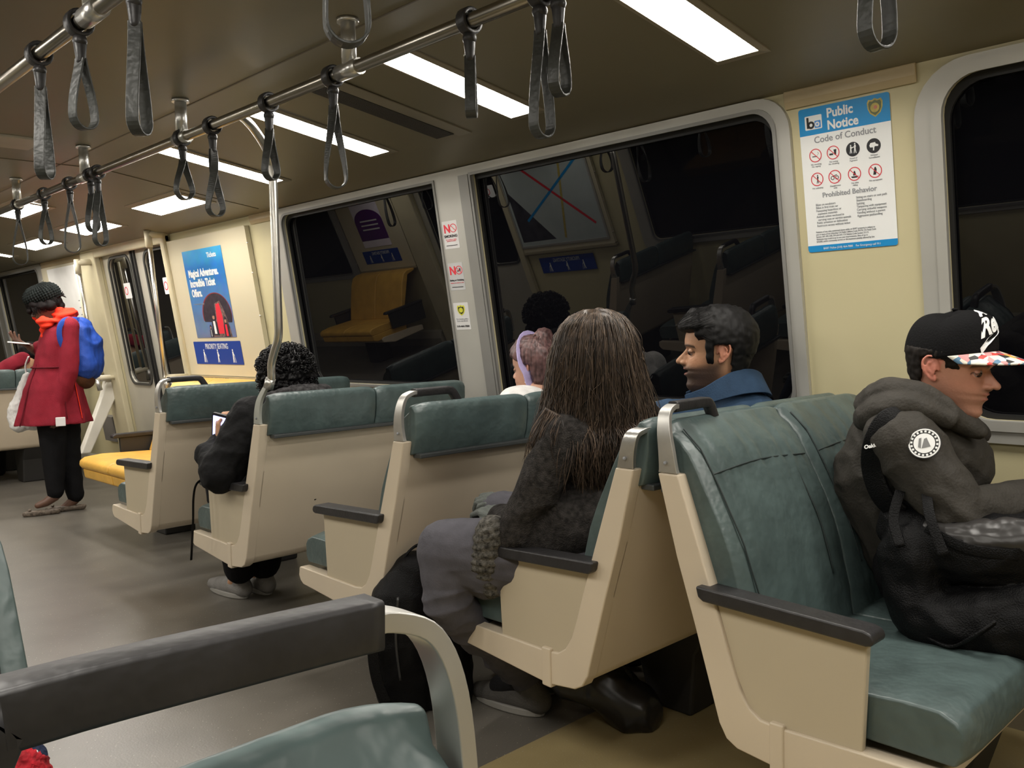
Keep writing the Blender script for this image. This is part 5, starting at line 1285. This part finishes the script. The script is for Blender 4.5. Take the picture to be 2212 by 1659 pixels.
for i in range(500):
    th = random.uniform(0, 2*PI); z = random.uniform(-.03, .115); p = headpt(z, th, sock=False)
    if maskV(p) < .5: continue
    q0 = headpt(z, th, off=.022, sock=False); q1 = Vector((q0.x*.6, q0.y*.5-.03, (q0.z+.145)/2+.012)); q2 = Vector((0, -.05, .13)); 
    paths.append([Mh @ a for a in smoothpath([q0, q1*1.02, q2], 4)])
mb = MB(); strands(mb, paths, .001, HR, n=3); so = mb.build('hair_strands', P_); colour_strands(so, (.035, .016, .016), (.20, .11, .10), 27)
LIL = cloth('lilac_headband', (.40, .34, .56), .6)
mb = MB(); pts = []
for i in range(28):
    a = 2*PI*i/28; pts.append(g(.093*math.cos(a), .000-.02+.0*math.sin(a)+.035*abs(math.sin(a)) if math.sin(a) > 0 else -.035, .015+.122*math.sin(a)))
mb.sweep(pts, rsec(.006, .052, .3), LIL, closed=True, up=(0, 0, 1)); 
mb.cap(g(.02, .02, .140), .014, g(.06, .0, .125), .012, LIL); mb.build('headband', P_, label='lilac headband')
mb = MB().ell(g(.079, -.020, -.030), .005, WHITE); mb.cap(g(.080, -.018, -.034), .0028, g(.079, -.012, -.052), .0025, WHITE); mb.cap(g(-.080, -.018, -.034), .0028, g(-.079, -.012, -.052), .0025, WHITE); mb.build('earbud', P_)

# ---- 5. curly haired woman with the phone

P_ = thing('person', 'person with black curly hair and black coat holding a phone beside the steel pole', 'person', (1.95, 3.4, .5))
F5 = Vector((-.22, .97, 0)); Mh = frameM(Vector((1.9428, 3.4241, 1.0531)), F5, -16, 0, 1.0)
mb = MB(); headmesh(mb, Mh, SKM); hipQ = Vector((1.93, 3.36, .58)); chQ = Vector((1.9238, 3.4580, 0.7958))
mb.chain([Mh @ Vector((0, -.03, -.07)), chQ+Vector((0, 0, .08)), chQ, hipQ], [.05, .06, .11, .13], SKM)
SL = Vector((1.7600, 3.3672, 0.8856)); EL = Vector((1.6201, 3.3779, 0.6807)); WL = Vector((1.6942, 3.5428, 0.7696))
SR = Vector((2.10, 3.42, .90)); ER = Vector((2.16, 3.55, .70)); WR = Vector((2.02, 3.72, .74))
HD = Vector((1.6904, 3.5335, 0.7844))
for a, b, c in ((SL, EL, WL), (SR, ER, WR)): mb.chain([chQ, a, b, c], [.08, .045, .036, .026], SKM)
hand(mb, HD, (.10, .25, .95), (-.9, .35, .0), SKM, 1, (.75, .8, .85, .9), (.25, .05), 1.0)
hand(mb, WR, WR-ER, (0, 0, 1), SKM, -1, (.5,)*4)
for dx in (-.10, .10): mb.chain([hipQ+Vector((dx, 0, 0)), Vector((1.93+dx, 3.80, .56)), Vector((1.97+dx*.6, 3.82, .13)), Vector((1.965+dx*.6, 3.93, .045))], [.09, .06, .035, .024], SKM)
me = vox(mb, .004, 2, color=facecol(Mh, SKB, (.36, .13, .10), None, (.5, .22, .15), (.02, .013, .011))); vobj('body', me, SKM, P_)
CO = cloth('black_coat', (.009, .009, .0095), .8, bump=.3, bscale=60)
mb = MB(); mb.chain([chQ+Vector((0, 0, .0)), Vector((1.93, 3.40, .80)), hipQ+Vector((0, 0, .02))], [.155, .165, .18], CO); mb.cap(SL+Vector((.02, 0, 0)), .085, SR, .085, CO)
mb.chain([SL, EL], [.092, .085], CO); mb.chain([EL, Vector((1.6380, 3.5058, 0.7338)), WL], [.082, .062, .048], CO); mb.chain([SR, ER, WR], [.08, .065, .05], CO)
me = vox(mb, .007, 4, disp=folds(.006, 9, 12, 5, .004)); vobj('coat', me, CO, P_)
mb = MB(); hd = [(1.8037, 3.4344, 0.9272), (1.8234, 3.3426, 0.9568), (1.9036, 3.2738, 0.9847), (2.0305, 3.2820, 0.9800), (2.1161, 3.3829, 0.9629), (2.0646, 3.4928, 0.9418), (1.9415, 3.5400, 0.9221)]
mb.tube(smoothpath(hd, 5), [.036]*31, CO, 12, ); me = vox(mb, .006, 2, disp=lambda c: .008*noise.noise(c*45)); vobj('fur_collar', me, cloth('grey_fur', (.045, .043, .044), .95, var=.5, scale=60), P_, 'dark grey fuzzy collar')
HQ = mat('hair_black_curly', (.004, .0035, .004), .42, var=.4, scale=80, spec=.25)
hcen = Vector((1.9534, 3.4180, 1.0707)); mb = MB(); mb.ell(hcen, (.122, .125, .118), HQ); mb.ell(hcen+Vector((0, -.01, -.06)), (.115, .115, .08), HQ)
def curlmask(c):
    return .014*abs(noise.noise(c*32))*2-.006+.007*noise.noise(c*75)
me = vox(mb, .005, 1, disp=curlmask); ho = vobj('hair', me, HQ, P_)
random.seed(21); paths = []
for i in range(520):
    d = Vector((random.gauss(0, 1), random.gauss(0, 1), random.gauss(0, 1))).normalized()
    if d.dot(F5) > .55 and d.z < .2: continue
    base = hcen+Vector((d.x*.122, d.y*.125, d.z*.118+(-.03 if d.z < 0 else 0))); t1 = d.cross(Vector((0, 0, 1))); t1 = t1.normalized() if t1.length > .1 else Vector((1, 0, 0)); t2 = d.cross(t1)
    R = random.uniform(.006, .013); turns = random.uniform(1.2, 2.6); ln = random.uniform(.004, .016); ph = random.uniform(0, 6.28); ax = (t1*random.uniform(-1, 1)+t2*random.uniform(-1, 1)).normalized()
    u1 = ax.cross(d).normalized(); pts = []
    for k in range(14): a = ph+turns*2*PI*k/13; pts.append(base+d*(R*math.cos(a)+ln*.3)+u1*R*math.sin(a)+ax*(ln*2.2*k/13-ln))
    paths.append(pts)
mb = MB(); strands(mb, paths, .0019, HQ, taper=False, n=4); mb.build('hair_curls', ho)
mb = MB(); G5 = lambda *p: Mh @ Vector(p)
for sx in (-1, 1): mb.tube([G5(sx*.034+.025*math.cos(a), .098, .0+.02*math.sin(a)) for a in [2*PI*i/20 for i in range(20)]], .0018, BLK, 6, closed=True); mb.tube([G5(sx*.059, .098, .004), G5(sx*.080, .05, .004), G5(sx*.080, -.02, .006)], .0018, BLK, 6)
mb.tube([G5(-.01, .098, .004), G5(.01, .098, .004)], .0018, BLK, 6); mb.build('glasses', P_)
mb = MB()
for dx in (-.10, .10): mb.chain([hipQ+Vector((dx, .04, 0)), Vector((1.93+dx, 3.80, .57)), Vector((1.97+dx*.6, 3.82, .15))], [.115, .085, .075], TR)
vobj('trousers', vox(mb, .008, 2, disp=folds(.004, 9, 9)), TR, P_)
SHW = cloth('light_sneaker', (.24, .23, .22), .7); shoe(P_, (1.925, 3.83, 0), (1.895, 4.09, 0), None, SHW); shoe(P_, (2.03, 3.80, 0), (2.04, 4.05, 0), None, SHW); P5 = P_
# phone
def phone(name_label, c, u, v, n, scr, w=.072, h=.142, case=BLK):
    u = Vector(u).normalized(); v = Vector(v); v = (v-u*v.dot(u)).normalized(); n = u.cross(v)
    t = thing('smartphone', name_label, 'phone', c); c = Vector(c); G = lambda a, b, w_: c+u*a+v*b+n*w_
    MB().plate(rrect(-w/2, -h/2, w/2, h/2, .010), [], .009, G, case).build('phone_case', t, bevel=.002)
    MB().plate(rrect(-w/2+.005, -h/2+.012, w/2-.005, h/2-.012, .003), [], .0008, lambda a, b, q: G(a, b, q+.0052), scr).build('screen', t)
scr = emis('phone_screen', (.36, .40, .95), 1.1)
phone('black phone with glowing lilac screen held by the curly haired passenger', (1.7082, 3.5521, 0.8405), (.62, -.72, -.25), (-.35, -.15, .93), None, scr)

# ---- 6. standing woman in the red coat

P_ = thing('person', 'standing woman in red coat, black knitted hat and blue backpack, looking at her phone', 'person', (2.05, 6.82, 0))
F6 = Vector((-.96, .28, 0)); S = .97; a6 = Vector((.96, -.28, 0))
Mh = frameM(Vector((2.0378, 6.8390, 1.4820))+F6*.02, F6, -26, 0, S)
SKD = (.115, .055, .035); SK6 = skinmat('skin_dark', SKD)
mb = MB(); headmesh(mb, Mh, SK6, 1.0)
chR = Vector((2.0941, 6.8225, 1.2365)); hipR = Vector((2.0480, 6.8360, 0.8562))
mb.chain([Mh @ Vector((0, -.03, -.07)), Vector((2.0825, 6.8259, 1.3527)), chR, hipR], [.048, .055, .11, .13], SK6)
SN = Vector((2.1104, 6.6615, 1.3323)); EN = Vector((2.0957, 6.6450, 1.0229)); WN = Vector((2.0095, 6.6910, 0.7232))
SF = Vector((2.1226, 6.9809, 1.3389)); EF = Vector((2.0547, 7.0216, 1.1211)); WF = Vector((1.9342, 6.9109, 1.1852))
mb.chain([chR, SN, EN, WN], [.08, .045, .036, .028], SK6); mb.chain([chR, SF, EF, WF], [.08, .045, .036, .028], SK6)
hand(mb, WF, Vector((1.8486, 6.8942, 1.2334))-WF, (.15, .1, -1), SK6, 1, (.25, .3, .35, .4), (.8, -.2), 1.05)
hand(mb, WN, (-.05, 0, -1), (.3, -.9, 0), SK6, 1, (.7, .75, .8, .85), (.4, .2), .95)
for (k, an, to, hx_) in ((Vector((2.0107, 6.7844, 0.4301)), Vector((1.9936, 6.7790, 0.1266)), Vector((1.8903, 6.8091, 0.0721)), -.0), (Vector((2.1272, 6.8649, 0.3931)), Vector((2.1381, 6.8305, 0.0719)), Vector((2.0338, 6.8610, 0.0027)), .0)):
    mb.chain([hipR, k, an, (an+to)/2+Vector((0, 0, -.01)), to], [.10, .060, .036, .030, .022], SK6)
me = vox(mb, .005, 2, color=facecol(Mh, SKD, (.16, .05, .05), None, None, (.02, .01, .01))); vobj('body', me, SK6, P_)
RC = cloth('red_wool_coat', (.205, .010, .022), .85, var=.12, scale=12)
mb = MB(); n = 40
prof6 = [((2.1011, 6.8205, 1.3855), .075, .085), ((2.1090, 6.8182, 1.3125), .125, .170), ((2.0990, 6.8211, 1.2198), .140, .190), ((2.0774, 6.8274, 1.1209), .145, .178), ((2.0557, 6.8337, 1.0221), .150, .175), ((2.0410, 6.8380, 0.8898), .190, .195), ((2.0376, 6.8390, 0.7569), .222, .210), ((2.0324, 6.8406, 0.6438), .250, .225)]
V = []; fs = []
def p6(t):
    t = min(max(t, 0), .9999)*(len(prof6)-1); i = int(t); u = t-i; a, b = prof6[i], prof6[i+1]
    return Vector(a[0]).lerp(Vector(b[0]), u), a[1]+(b[1]-a[1])*u, a[2]+(b[2]-a[2])*u
for j in range(41):
    c, ra, rb = p6(j/40)
    for i in range(n):
        a = 2*PI*i/n; pl = 1+.045*math.sin(a*9+1)*max(0, (j-22)/18)
        V.append(c+a6*ra*pl*math.cos(a)+Vector((-.28, -.96, 0))*rb*pl*math.sin(a))
for j in range(40):
    for i in range(n): q = (i+1) % n; fs.append((j*n+i, j*n+q, j*n+n+q, j*n+n+i))
fs += [tuple(range(n)), tuple(range(41*n-1, 40*n-1, -1))]
mb.add(V, fs, RC, True)
mb.chain([SN+Vector((0, 0, .005)), EN, WN+Vector((.01, 0, .03))], [.068, .062, .056], RC); mb.chain([SF, EF, WF+Vector((.05, 0, 0))], [.075, .062, .05], RC)
mb.cap(SN, .07, SF, .07, RC)
me = vox(mb, .007, 3, disp=folds(.003, 8, 6, 2, .002)); co_ = vobj('coat', me, RC, P_)
# belt line, front flap, pocket
DRd = cloth('coat_seam_dark', (.11, .005, .012), .9)
mb = MB(); c, ra, rb = p6(.535)
mb.tube([c+a6*(ra+.004)*math.cos(a)+Vector((-.28, -.96, 0))*(rb+.004)*math.sin(a) for a in [2*PI*i/36 for i in range(36)]], .006, DRd, 6, closed=True); mb.build('waist_seam', co_)
mb = MB()
for (u, v, u2, v2) in ((58, 830, 52, 905), (66, 870, 62, 915), (60, 790, 58, 826)): pass
def onc(u, tt, off=.004):
    c, ra, rb = p6(tt); a = u; return c+a6*(ra+off)*math.cos(a)+Vector((-.28, -.96, 0))*(rb+off)*math.sin(a)
mb.tube([onc(math.radians(146), .50+.5*k/10, .003) for k in range(11)], .0045, DRd, 6); mb.tube([onc(math.radians(70), .45+.5*k/10, .003) for k in range(11)], .003, DRd, 6)
mb.build('front_opening', co_)
ORG = cloth('orange_scarf', (.78, .035, .012), .8)
mb = MB(); sc = [(1.9663, 6.7765, 1.3854), (1.9924, 6.7272, 1.3580), (2.0631, 6.6962, 1.3890), (2.1591, 6.7410, 1.4291), (2.2100, 6.8408, 1.4322), (2.1414, 6.9233, 1.4350), (2.0407, 6.9215, 1.4219), (1.9777, 6.8565, 1.3940)]
mb.tube(smoothpath(sc, 5), [.033+.012*math.sin(i*.6) for i in range(36)], ORG, 12); mb.cap(Vector((2.1021, 6.7994, 1.4114)), .06, Vector((2.1765, 6.7985, 1.4110)), .045, ORG)
mb.cap(Vector((1.9980, 6.7881, 1.3528)), .035, Vector((1.9863, 6.7811, 1.2811)), .028, ORG)
me = vox(mb, .006, 2, disp=lambda c: .006*math.sin(c.z*120+5*noise.noise(c*9))); vobj('scarf', me, ORG, P_, 'bright orange hood scarf')
mb = MB(); st = smoothpath([onc(math.radians(44), .60+.36*k/8, .010) for k in range(9)], 3); mb.sweep(st, rsec(.004, .022, .3), ORG, up=(.9, -.4, 0)); mb.build('coat_lining', P_, label='thin bright orange strip at the coat vent')
CF = mat('white_cuff', (.70, .69, .70), .6); mb = MB(); cq = Vector((1.9997, 6.5792, 0.6714)); mb.box((0, 0, 0), (.062, .010, .062), CF, Matrix.Translation(cq) @ Matrix.Rotation(-.28, 4, 'Z')); mb.build('white_tag', P_, bevel=.003, label='small white square hanging from the sleeve cuff')
BT = cloth('knit_black', (.008, .010, .0095), .95, var=.4, scale=40)
mb = MB(); g = lambda *p: Mh @ Vector(p); R3 = Mh.to_3x3().normalized()
mb.ell(g(0, -.012, .085), (.098, .118, .078), BT, R3); mb.ell(g(0, -.045, .070), (.100, .100, .085), BT, R3)
me = vox(mb, .004, 2, disp=lambda c: (lambda L: .005*math.sin(math.atan2(L.x, L.y+.02)*34)*(1 if (L-Vector((0, -.02, .16))).length > .03 else 0)+.002*math.sin(L.z*380))(Mh.inverted() @ c)); vobj('knit_hat', me, BT, P_)
HK = mat('hair_black_short', (.007, .005, .005), .7, var=.3, scale=60, spec=.12)
mb = MB()
for (a, r) in (((.05, .06, .035), .035), ((-.05, .06, .035), .035), ((0, .085, .045), .030), ((.07, .02, .01), .034), ((-.07, .02, .01), .034), ((.065, -.03, -.01), .042), ((-.065, -.03, -.01), .042), ((0, -.07, .0), .055), ((.06, .045, -.01), .022), ((.04, .09, .03), .02), ((.045, -.07, -.03), .04), ((0, -.08, -.04), .04), ((.03, .105, .010), .022), ((-.03, .105, .012), .020), ((.045, .095, -.012), .018)): mb.ell(g(*a), r, HK)
me = vox(mb, .005, 2, disp=lambda c: .006*noise.noise(c*35)); ho = vobj('hair', me, HK, P_)
random.seed(4); paths = []
for i in range(300):
    an = random.uniform(-1.9, 1.9)+PI*0; side = random.choice((-1, 1)); y = random.uniform(-.09, .09); x = side*(.078-.25*max(0, abs(y)-.05)); z = .035
    p0 = Vector((x, y, z)); paths.append([Mh @ a for a in smoothpath([p0, p0+Vector((side*.010, random.uniform(-.01, .01), -.03)), p0+Vector((side*random.uniform(-.012, .012), random.uniform(-.02, .02)+(.012 if y > .05 else 0), -random.uniform(.06, .085)))], 3)])
for i in range(60):
    p0 = Vector((random.uniform(-.05, .05), -.10, .02)); paths.append([Mh @ a for a in smoothpath([p0, p0+Vector((random.uniform(-.02, .02), -.03, .0)), p0+Vector((random.uniform(-.04, .04), -.055, random.uniform(-.03, .03)))], 3)])
mb = MB(); strands(mb, paths, .0015, HK, n=3); mb.build('hair_strands', ho)
TRB = cloth('black_leggings', (.006, .006, .007), .8)
mb = MB(); mb.chain([Vector((2.0083, 6.7955, 0.6784)), Vector((2.0051, 6.7860, 0.4306)), Vector((2.0007, 6.7769, 0.1591))], [.105, .080, .055], TRB); mb.chain([Vector((2.1137, 6.8585, 0.6658)), Vector((2.1243, 6.8554, 0.3943)), Vector((2.1487, 6.8274, 0.1116))], [.105, .082, .058], TRB)
vobj('trousers', vox(mb, .007, 2, disp=folds(.003, 9, 9)), TRB, P_)
FLT = cloth('taupe_flats', (.15, .12, .095), .5, var=.5, scale=60)
for hl, te in ((Vector((2.0017, 6.7766, 0.0589)), Vector((1.8125, 6.8318, 0.0616))), (Vector((2.1812, 6.7971, 0.0011)), Vector((1.9733, 6.8786, -0.0102)))):
    hl.z = 0; te.z = 0; d = te-hl; up = Vector((0, 0, 1)); mb = MB()
    mb.chain([hl+up*.026, hl+d*.3+up*.022, hl+d*.7+up*.024, te+up*.018], [.028, .024, .036, .020], FLT)
    me = vox(mb, .004, 2)
    for v in me.vertices:
        t = (v.co-hl).dot(d)/d.length_squared
        if v.co.z > .034: v.co.z = .034+(v.co.z-.034)*.25
        v.co.z = max(v.co.z, .002)
    o = vobj('ballet_flat', me, FLT, P_)
    bw = MB(); bc = hl+d*.86+up*.046
    w_ = Vector((-d.y, d.x, 0)).normalized(); bw.ell(bc+w_*.012, (.012, .012, .006), FLT, nu=8, nv=6); bw.ell(bc-w_*.012, (.012, .012, .006), FLT, nu=8, nv=6); bw.build('bow', o)
# her blue backpack
bp = thing('backpack', 'bright blue backpack with brown bottom on the back of the woman in red', 'backpack', (2.3, 6.75, 1.1))
BB = cloth('blue_nylon', (.016, .060, .33), .5, var=.15, scale=8)
mb = MB(); mb.chain([(2.2422, 6.8001, 1.3234), (2.2656, 6.7933, 1.1984), (2.2645, 6.7936, 1.0465)], [.075, .115, .110], BB); mb.chain([(2.2077, 6.7373, 1.2994), (2.2161, 6.7244, 1.0494)], [.07, .10], BB); mb.chain([(2.2544, 6.8799, 1.3011), (2.2694, 6.8859, 1.0453)], [.07, .10], BB)
vobj('bag_body', vox(mb, .007, 3, disp=folds(.006, 8, 8, 6, .003)), BB, bp)
BRW = cloth('brown_suede', (.10, .045, .022), .9); mb = MB(); mb.chain([(2.1893, 6.7322, 0.9672), (2.2482, 6.7984, 0.9458), (2.2388, 6.8844, 0.9614)], [.066, .070, .066], BRW)
vobj('bag_base', vox(mb, .007, 2), BRW, bp, 'brown suede bottom')
mb = MB().sweep(smoothpath([(2.2964, 6.7009, 1.2204), (2.3168, 6.7054, 1.1460), (2.3019, 6.7098, 1.0121)], 5), rsec(.003, .006), mat('zip_brown', (.20, .10, .05), .5), up=(.9, 0, .2)); mb.build('zipper', bp)
mb = MB().sweep(smoothpath([(2.1752, 6.6634, 1.3807), (2.0751, 6.6197, 1.3739), (2.0330, 6.6112, 1.3098), (2.0505, 6.6269, 1.2033), (2.1367, 6.6643, 1.1028)], 6), rsec(.008, .035, .3), BB, up=(-.3, -.9, .2)); mb.build('shoulder_strap', bp)
phone('white phone held by the woman in the red coat', (1.8484, 6.8734, 1.2235), (-.4, -.85, .05), (-.85, .4, .12), None, mat('phone_glass', (.05, .05, .06), .1), case=mat('phone_white', (.75, .75, .75), .35))
PB = cloth('white_plastic_bag', (.72, .71, .70), .45, var=.06)
pb = thing('plastic_bag', 'white plastic shopping bag hanging behind the red coat', 'bag', (1.9, 6.95, .7))
mb = MB(); mb.chain([(1.9393, 7.0761, 0.9837), (1.9158, 7.1038, 0.8560), (1.8862, 7.1333, 0.7215), (1.8939, 7.1310, 0.6463)], [.03, .05, .075, .075], PB); mb.chain([(1.8946, 7.1308, 0.6598), (1.9913, 7.0817, 0.6404)], [.075, .06], PB)
vobj('bag_body', vox(mb, .007, 2, disp=lambda c: .010*noise.noise(c*16)+.004*noise.noise(c*45)), PB, pb)
MB().tube(smoothpath([(1.9467, 7.0322, 1.1250), (1.9317, 7.0679, 1.0583), (1.9388, 7.0762, 0.9736)], 5), .006, PB, 8).build('bag_handle', pb)

# ---- 7. slumped passenger far behind
P_ = thing('person', 'slumped passenger in dark coat and red scarf in the far seat at the left edge', 'person', (2.15, 8.6, .5))

mb = MB(); c7 = Vector((2.2262, 8.5785, 0.8672)); h7 = Vector((2.14, 8.75, .58)); Mh = frameM(Vector((2.3915, 8.6405, 1.0951)), (-.1, 1, 0), -30, 20, .95)
headmesh(mb, Mh, SKM); mb.chain([Mh @ Vector((0, -.03, -.07)), c7, h7], [.05, .10, .13], SKM)
for dx in (-.1, .1): mb.chain([h7+Vector((dx, 0, 0)), Vector((2.14+dx, 9.15, .55)), Vector((2.14+dx, 9.2, .1))], [.09, .06, .04], SKM)
for dx in (-.2, .2): mb.chain([c7, c7+Vector((dx, .02, .03)), c7+Vector((dx*1.1, .2, -.2)), c7+Vector((dx*.5, .38, -.22))], [.08, .05, .04, .03], SKM); hand(mb, c7+Vector((dx*.5, .38, -.22)), (-dx, .3, 0), (0, 0, 1), SKM, 1, (.5,)*4)
vobj('body', vox(mb, .007, 2, color=flat(SKB)), SKM, P_)
mb = MB(); mb.chain([c7+Vector((0, .02, -.02)), h7], [.16, .17], CO); mb.cap(c7+Vector((-.2, 0, .02)), .085, c7+Vector((.18, 0, .04)), .085, CO)
for dx in (-.2, .2): mb.chain([c7+Vector((dx, .02, .03)), c7+Vector((dx*1.1, .2, -.2)), c7+Vector((dx*.5, .34, -.22))], [.075, .06, .05], CO)
vobj('coat', vox(mb, .01, 2), CO, P_)
mb = MB(); mb.chain([(2.0932, 8.5292, 0.9638), (2.1900, 8.5051, 1.0233), (2.3054, 8.5176, 1.0867)], [.05, .065, .06], RC); vobj('scarf', vox(mb, .009, 2, disp=folds(.006, 9, 9)), RC, P_, 'deep red scarf')
mb = MB(); mb.ell(Mh @ Vector((0, -.02, .04)), (.095, .11, .10), HK); vobj('hair', vox(mb, .009, 1, disp=lambda c: .006*noise.noise(c*30)), HK, P_)
mb = MB()
for dx in (-.1, .1): mb.chain([h7+Vector((dx, 0, 0)), Vector((2.14+dx, 9.15, .55)), Vector((2.14+dx, 9.2, .05))], [.11, .08, .06], TR)
vobj('trousers', vox(mb, .012, 1), TR, P_)

# ---------------------------------------------------------------- bags on the floor

bp = thing('backpack', 'large black backpack standing on the floor in front of the long haired passenger', 'backpack', (1.8, 2.2, 0))
mb = MB()
mb.chain([(1.7087, 2.2822, 0.0442), (1.6947, 2.2930, 0.1998), (1.7008, 2.2882, 0.3526), (1.7301, 2.2654, 0.4422)], [.085, .105, .105, .075], BP)
mb.chain([(1.8165, 2.2236, 0.0275), (1.8080, 2.2302, 0.1844), (1.7996, 2.2367, 0.3402), (1.7777, 2.2538, 0.4266)], [.085, .10, .10, .07], BP)
mb.chain([(1.6497, 2.2900, 0.0602), (1.6419, 2.2961, 0.2133), (1.6574, 2.2967, 0.3610)], [.05, .06, .05], BP)
me = vox(mb, .006, 4, disp=folds(.005, 8, 8, 6, .002))
for v in me.vertices: v.co.z = max(v.co.z, .004)
bo = vobj('bag_body', me, BP, bp)
MB().sweep(smoothpath([(1.6870, 2.2736, 0.4724), (1.7021, 2.2619, 0.5167), (1.7442, 2.2545, 0.5357), (1.7709, 2.2591, 0.4885)], 6), rsec(.008, .018, .3), BP, up=(0, 0, 1)).build('carry_handle', bp)
MB().sweep(smoothpath([(1.5758, 2.2461, 0.3611), (1.5513, 2.2525, 0.2486), (1.5587, 2.2467, 0.1449), (1.5794, 2.2307, 0.0692)], 6), rsec(.006, .035, .3), BP, up=(-.6, -.6, 0)).build('shoulder_strap', bp)
MB().sweep(smoothpath([(1.6190, 2.2062, 0.4033), (1.6060, 2.2075, 0.2741), (1.6240, 2.2150, 0.1341)], 6), rsec(.003, .007), mat('zip_dark', (.03, .03, .03), .4), up=(-.6, -.6, 0)).build('zipper', bo)

bp = thing('duffel_bag', 'shapeless black bag on the floor under the low-bracket seat', 'bag', (2.06, 1.72, 0))
mb = MB(); mb.chain([(2.0408, 1.7430, 0.1238), (2.1037, 1.6677, 0.0527), (2.1168, 1.6519, 0.0093)], [.07, .085, .055], FL); mb.chain([(1.9678, 1.8305, 0.1364), (2.0911, 1.7296, 0.0976)], [.05, .08], FL)
me = vox(mb, .006, 4, disp=folds(.006, 10, 10, 3))
for v in me.vertices: v.co.z = max(v.co.z, .004)
BGB = mat('black_glossy_bag', (.010, .010, .011), .3); vobj('bag_body', me, BGB, bp); MB().tube(smoothpath([(2.0095, 1.7337, 0.1792), (2.0459, 1.6901, 0.2161), (2.0810, 1.6480, 0.1523)], 5), .008, BP, 8).build('bag_handle', bp)
# cord hanging from the curly passenger's bag over the seat edge

o = MB().sweep(smoothpath([(1.6475, 3.5789, 0.6338), (1.6005, 3.5669, 0.6159), (1.5826, 3.5640, 0.5602), (1.5767, 3.5666, 0.4533), (1.5639, 3.5722, 0.2979)], 6), rsec(.003, .011), BP, up=(.7, -.7, 0)).build('hanging_cord')
put(o, P5)
# knitted hat lying on the nearest seat

KR = cloth('red_navy_knit', (.35, .012, .02), .9, var=.6, scale=60, bump=.8, bscale=120)
t = thing('knitted_bag', 'red and navy knitted bag at the bottom left corner below the big grab handle', 'bag', (.12, .92, .5))
mb = MB(); kq = Vector((0.2258, 0.9086, 0.8175)); mb.chain([kq, Vector((kq.x, kq.y, .70)), Vector((kq.x-.02, kq.y, .57))], [.024, .05, .07], KR); vobj('knit_body', vox(mb, .003, 1, disp=lambda c: .002*math.sin(c.x*900)*math.sin(c.z*900)), KR, t)
KN_ = cloth('navy_knit', (.015, .022, .05), .9, bump=.6, bscale=120); mb = MB(); mb.ell(Vector((0.2306, 0.9158, 0.8258)), (.020, .020, .016), KN_); vobj('knit_band', vox(mb, .003, 1), KN_, t)
MB().ell(Vector((0.2366, 0.9026, 0.8349)), .0022, WHITE).build('white_bead', t)
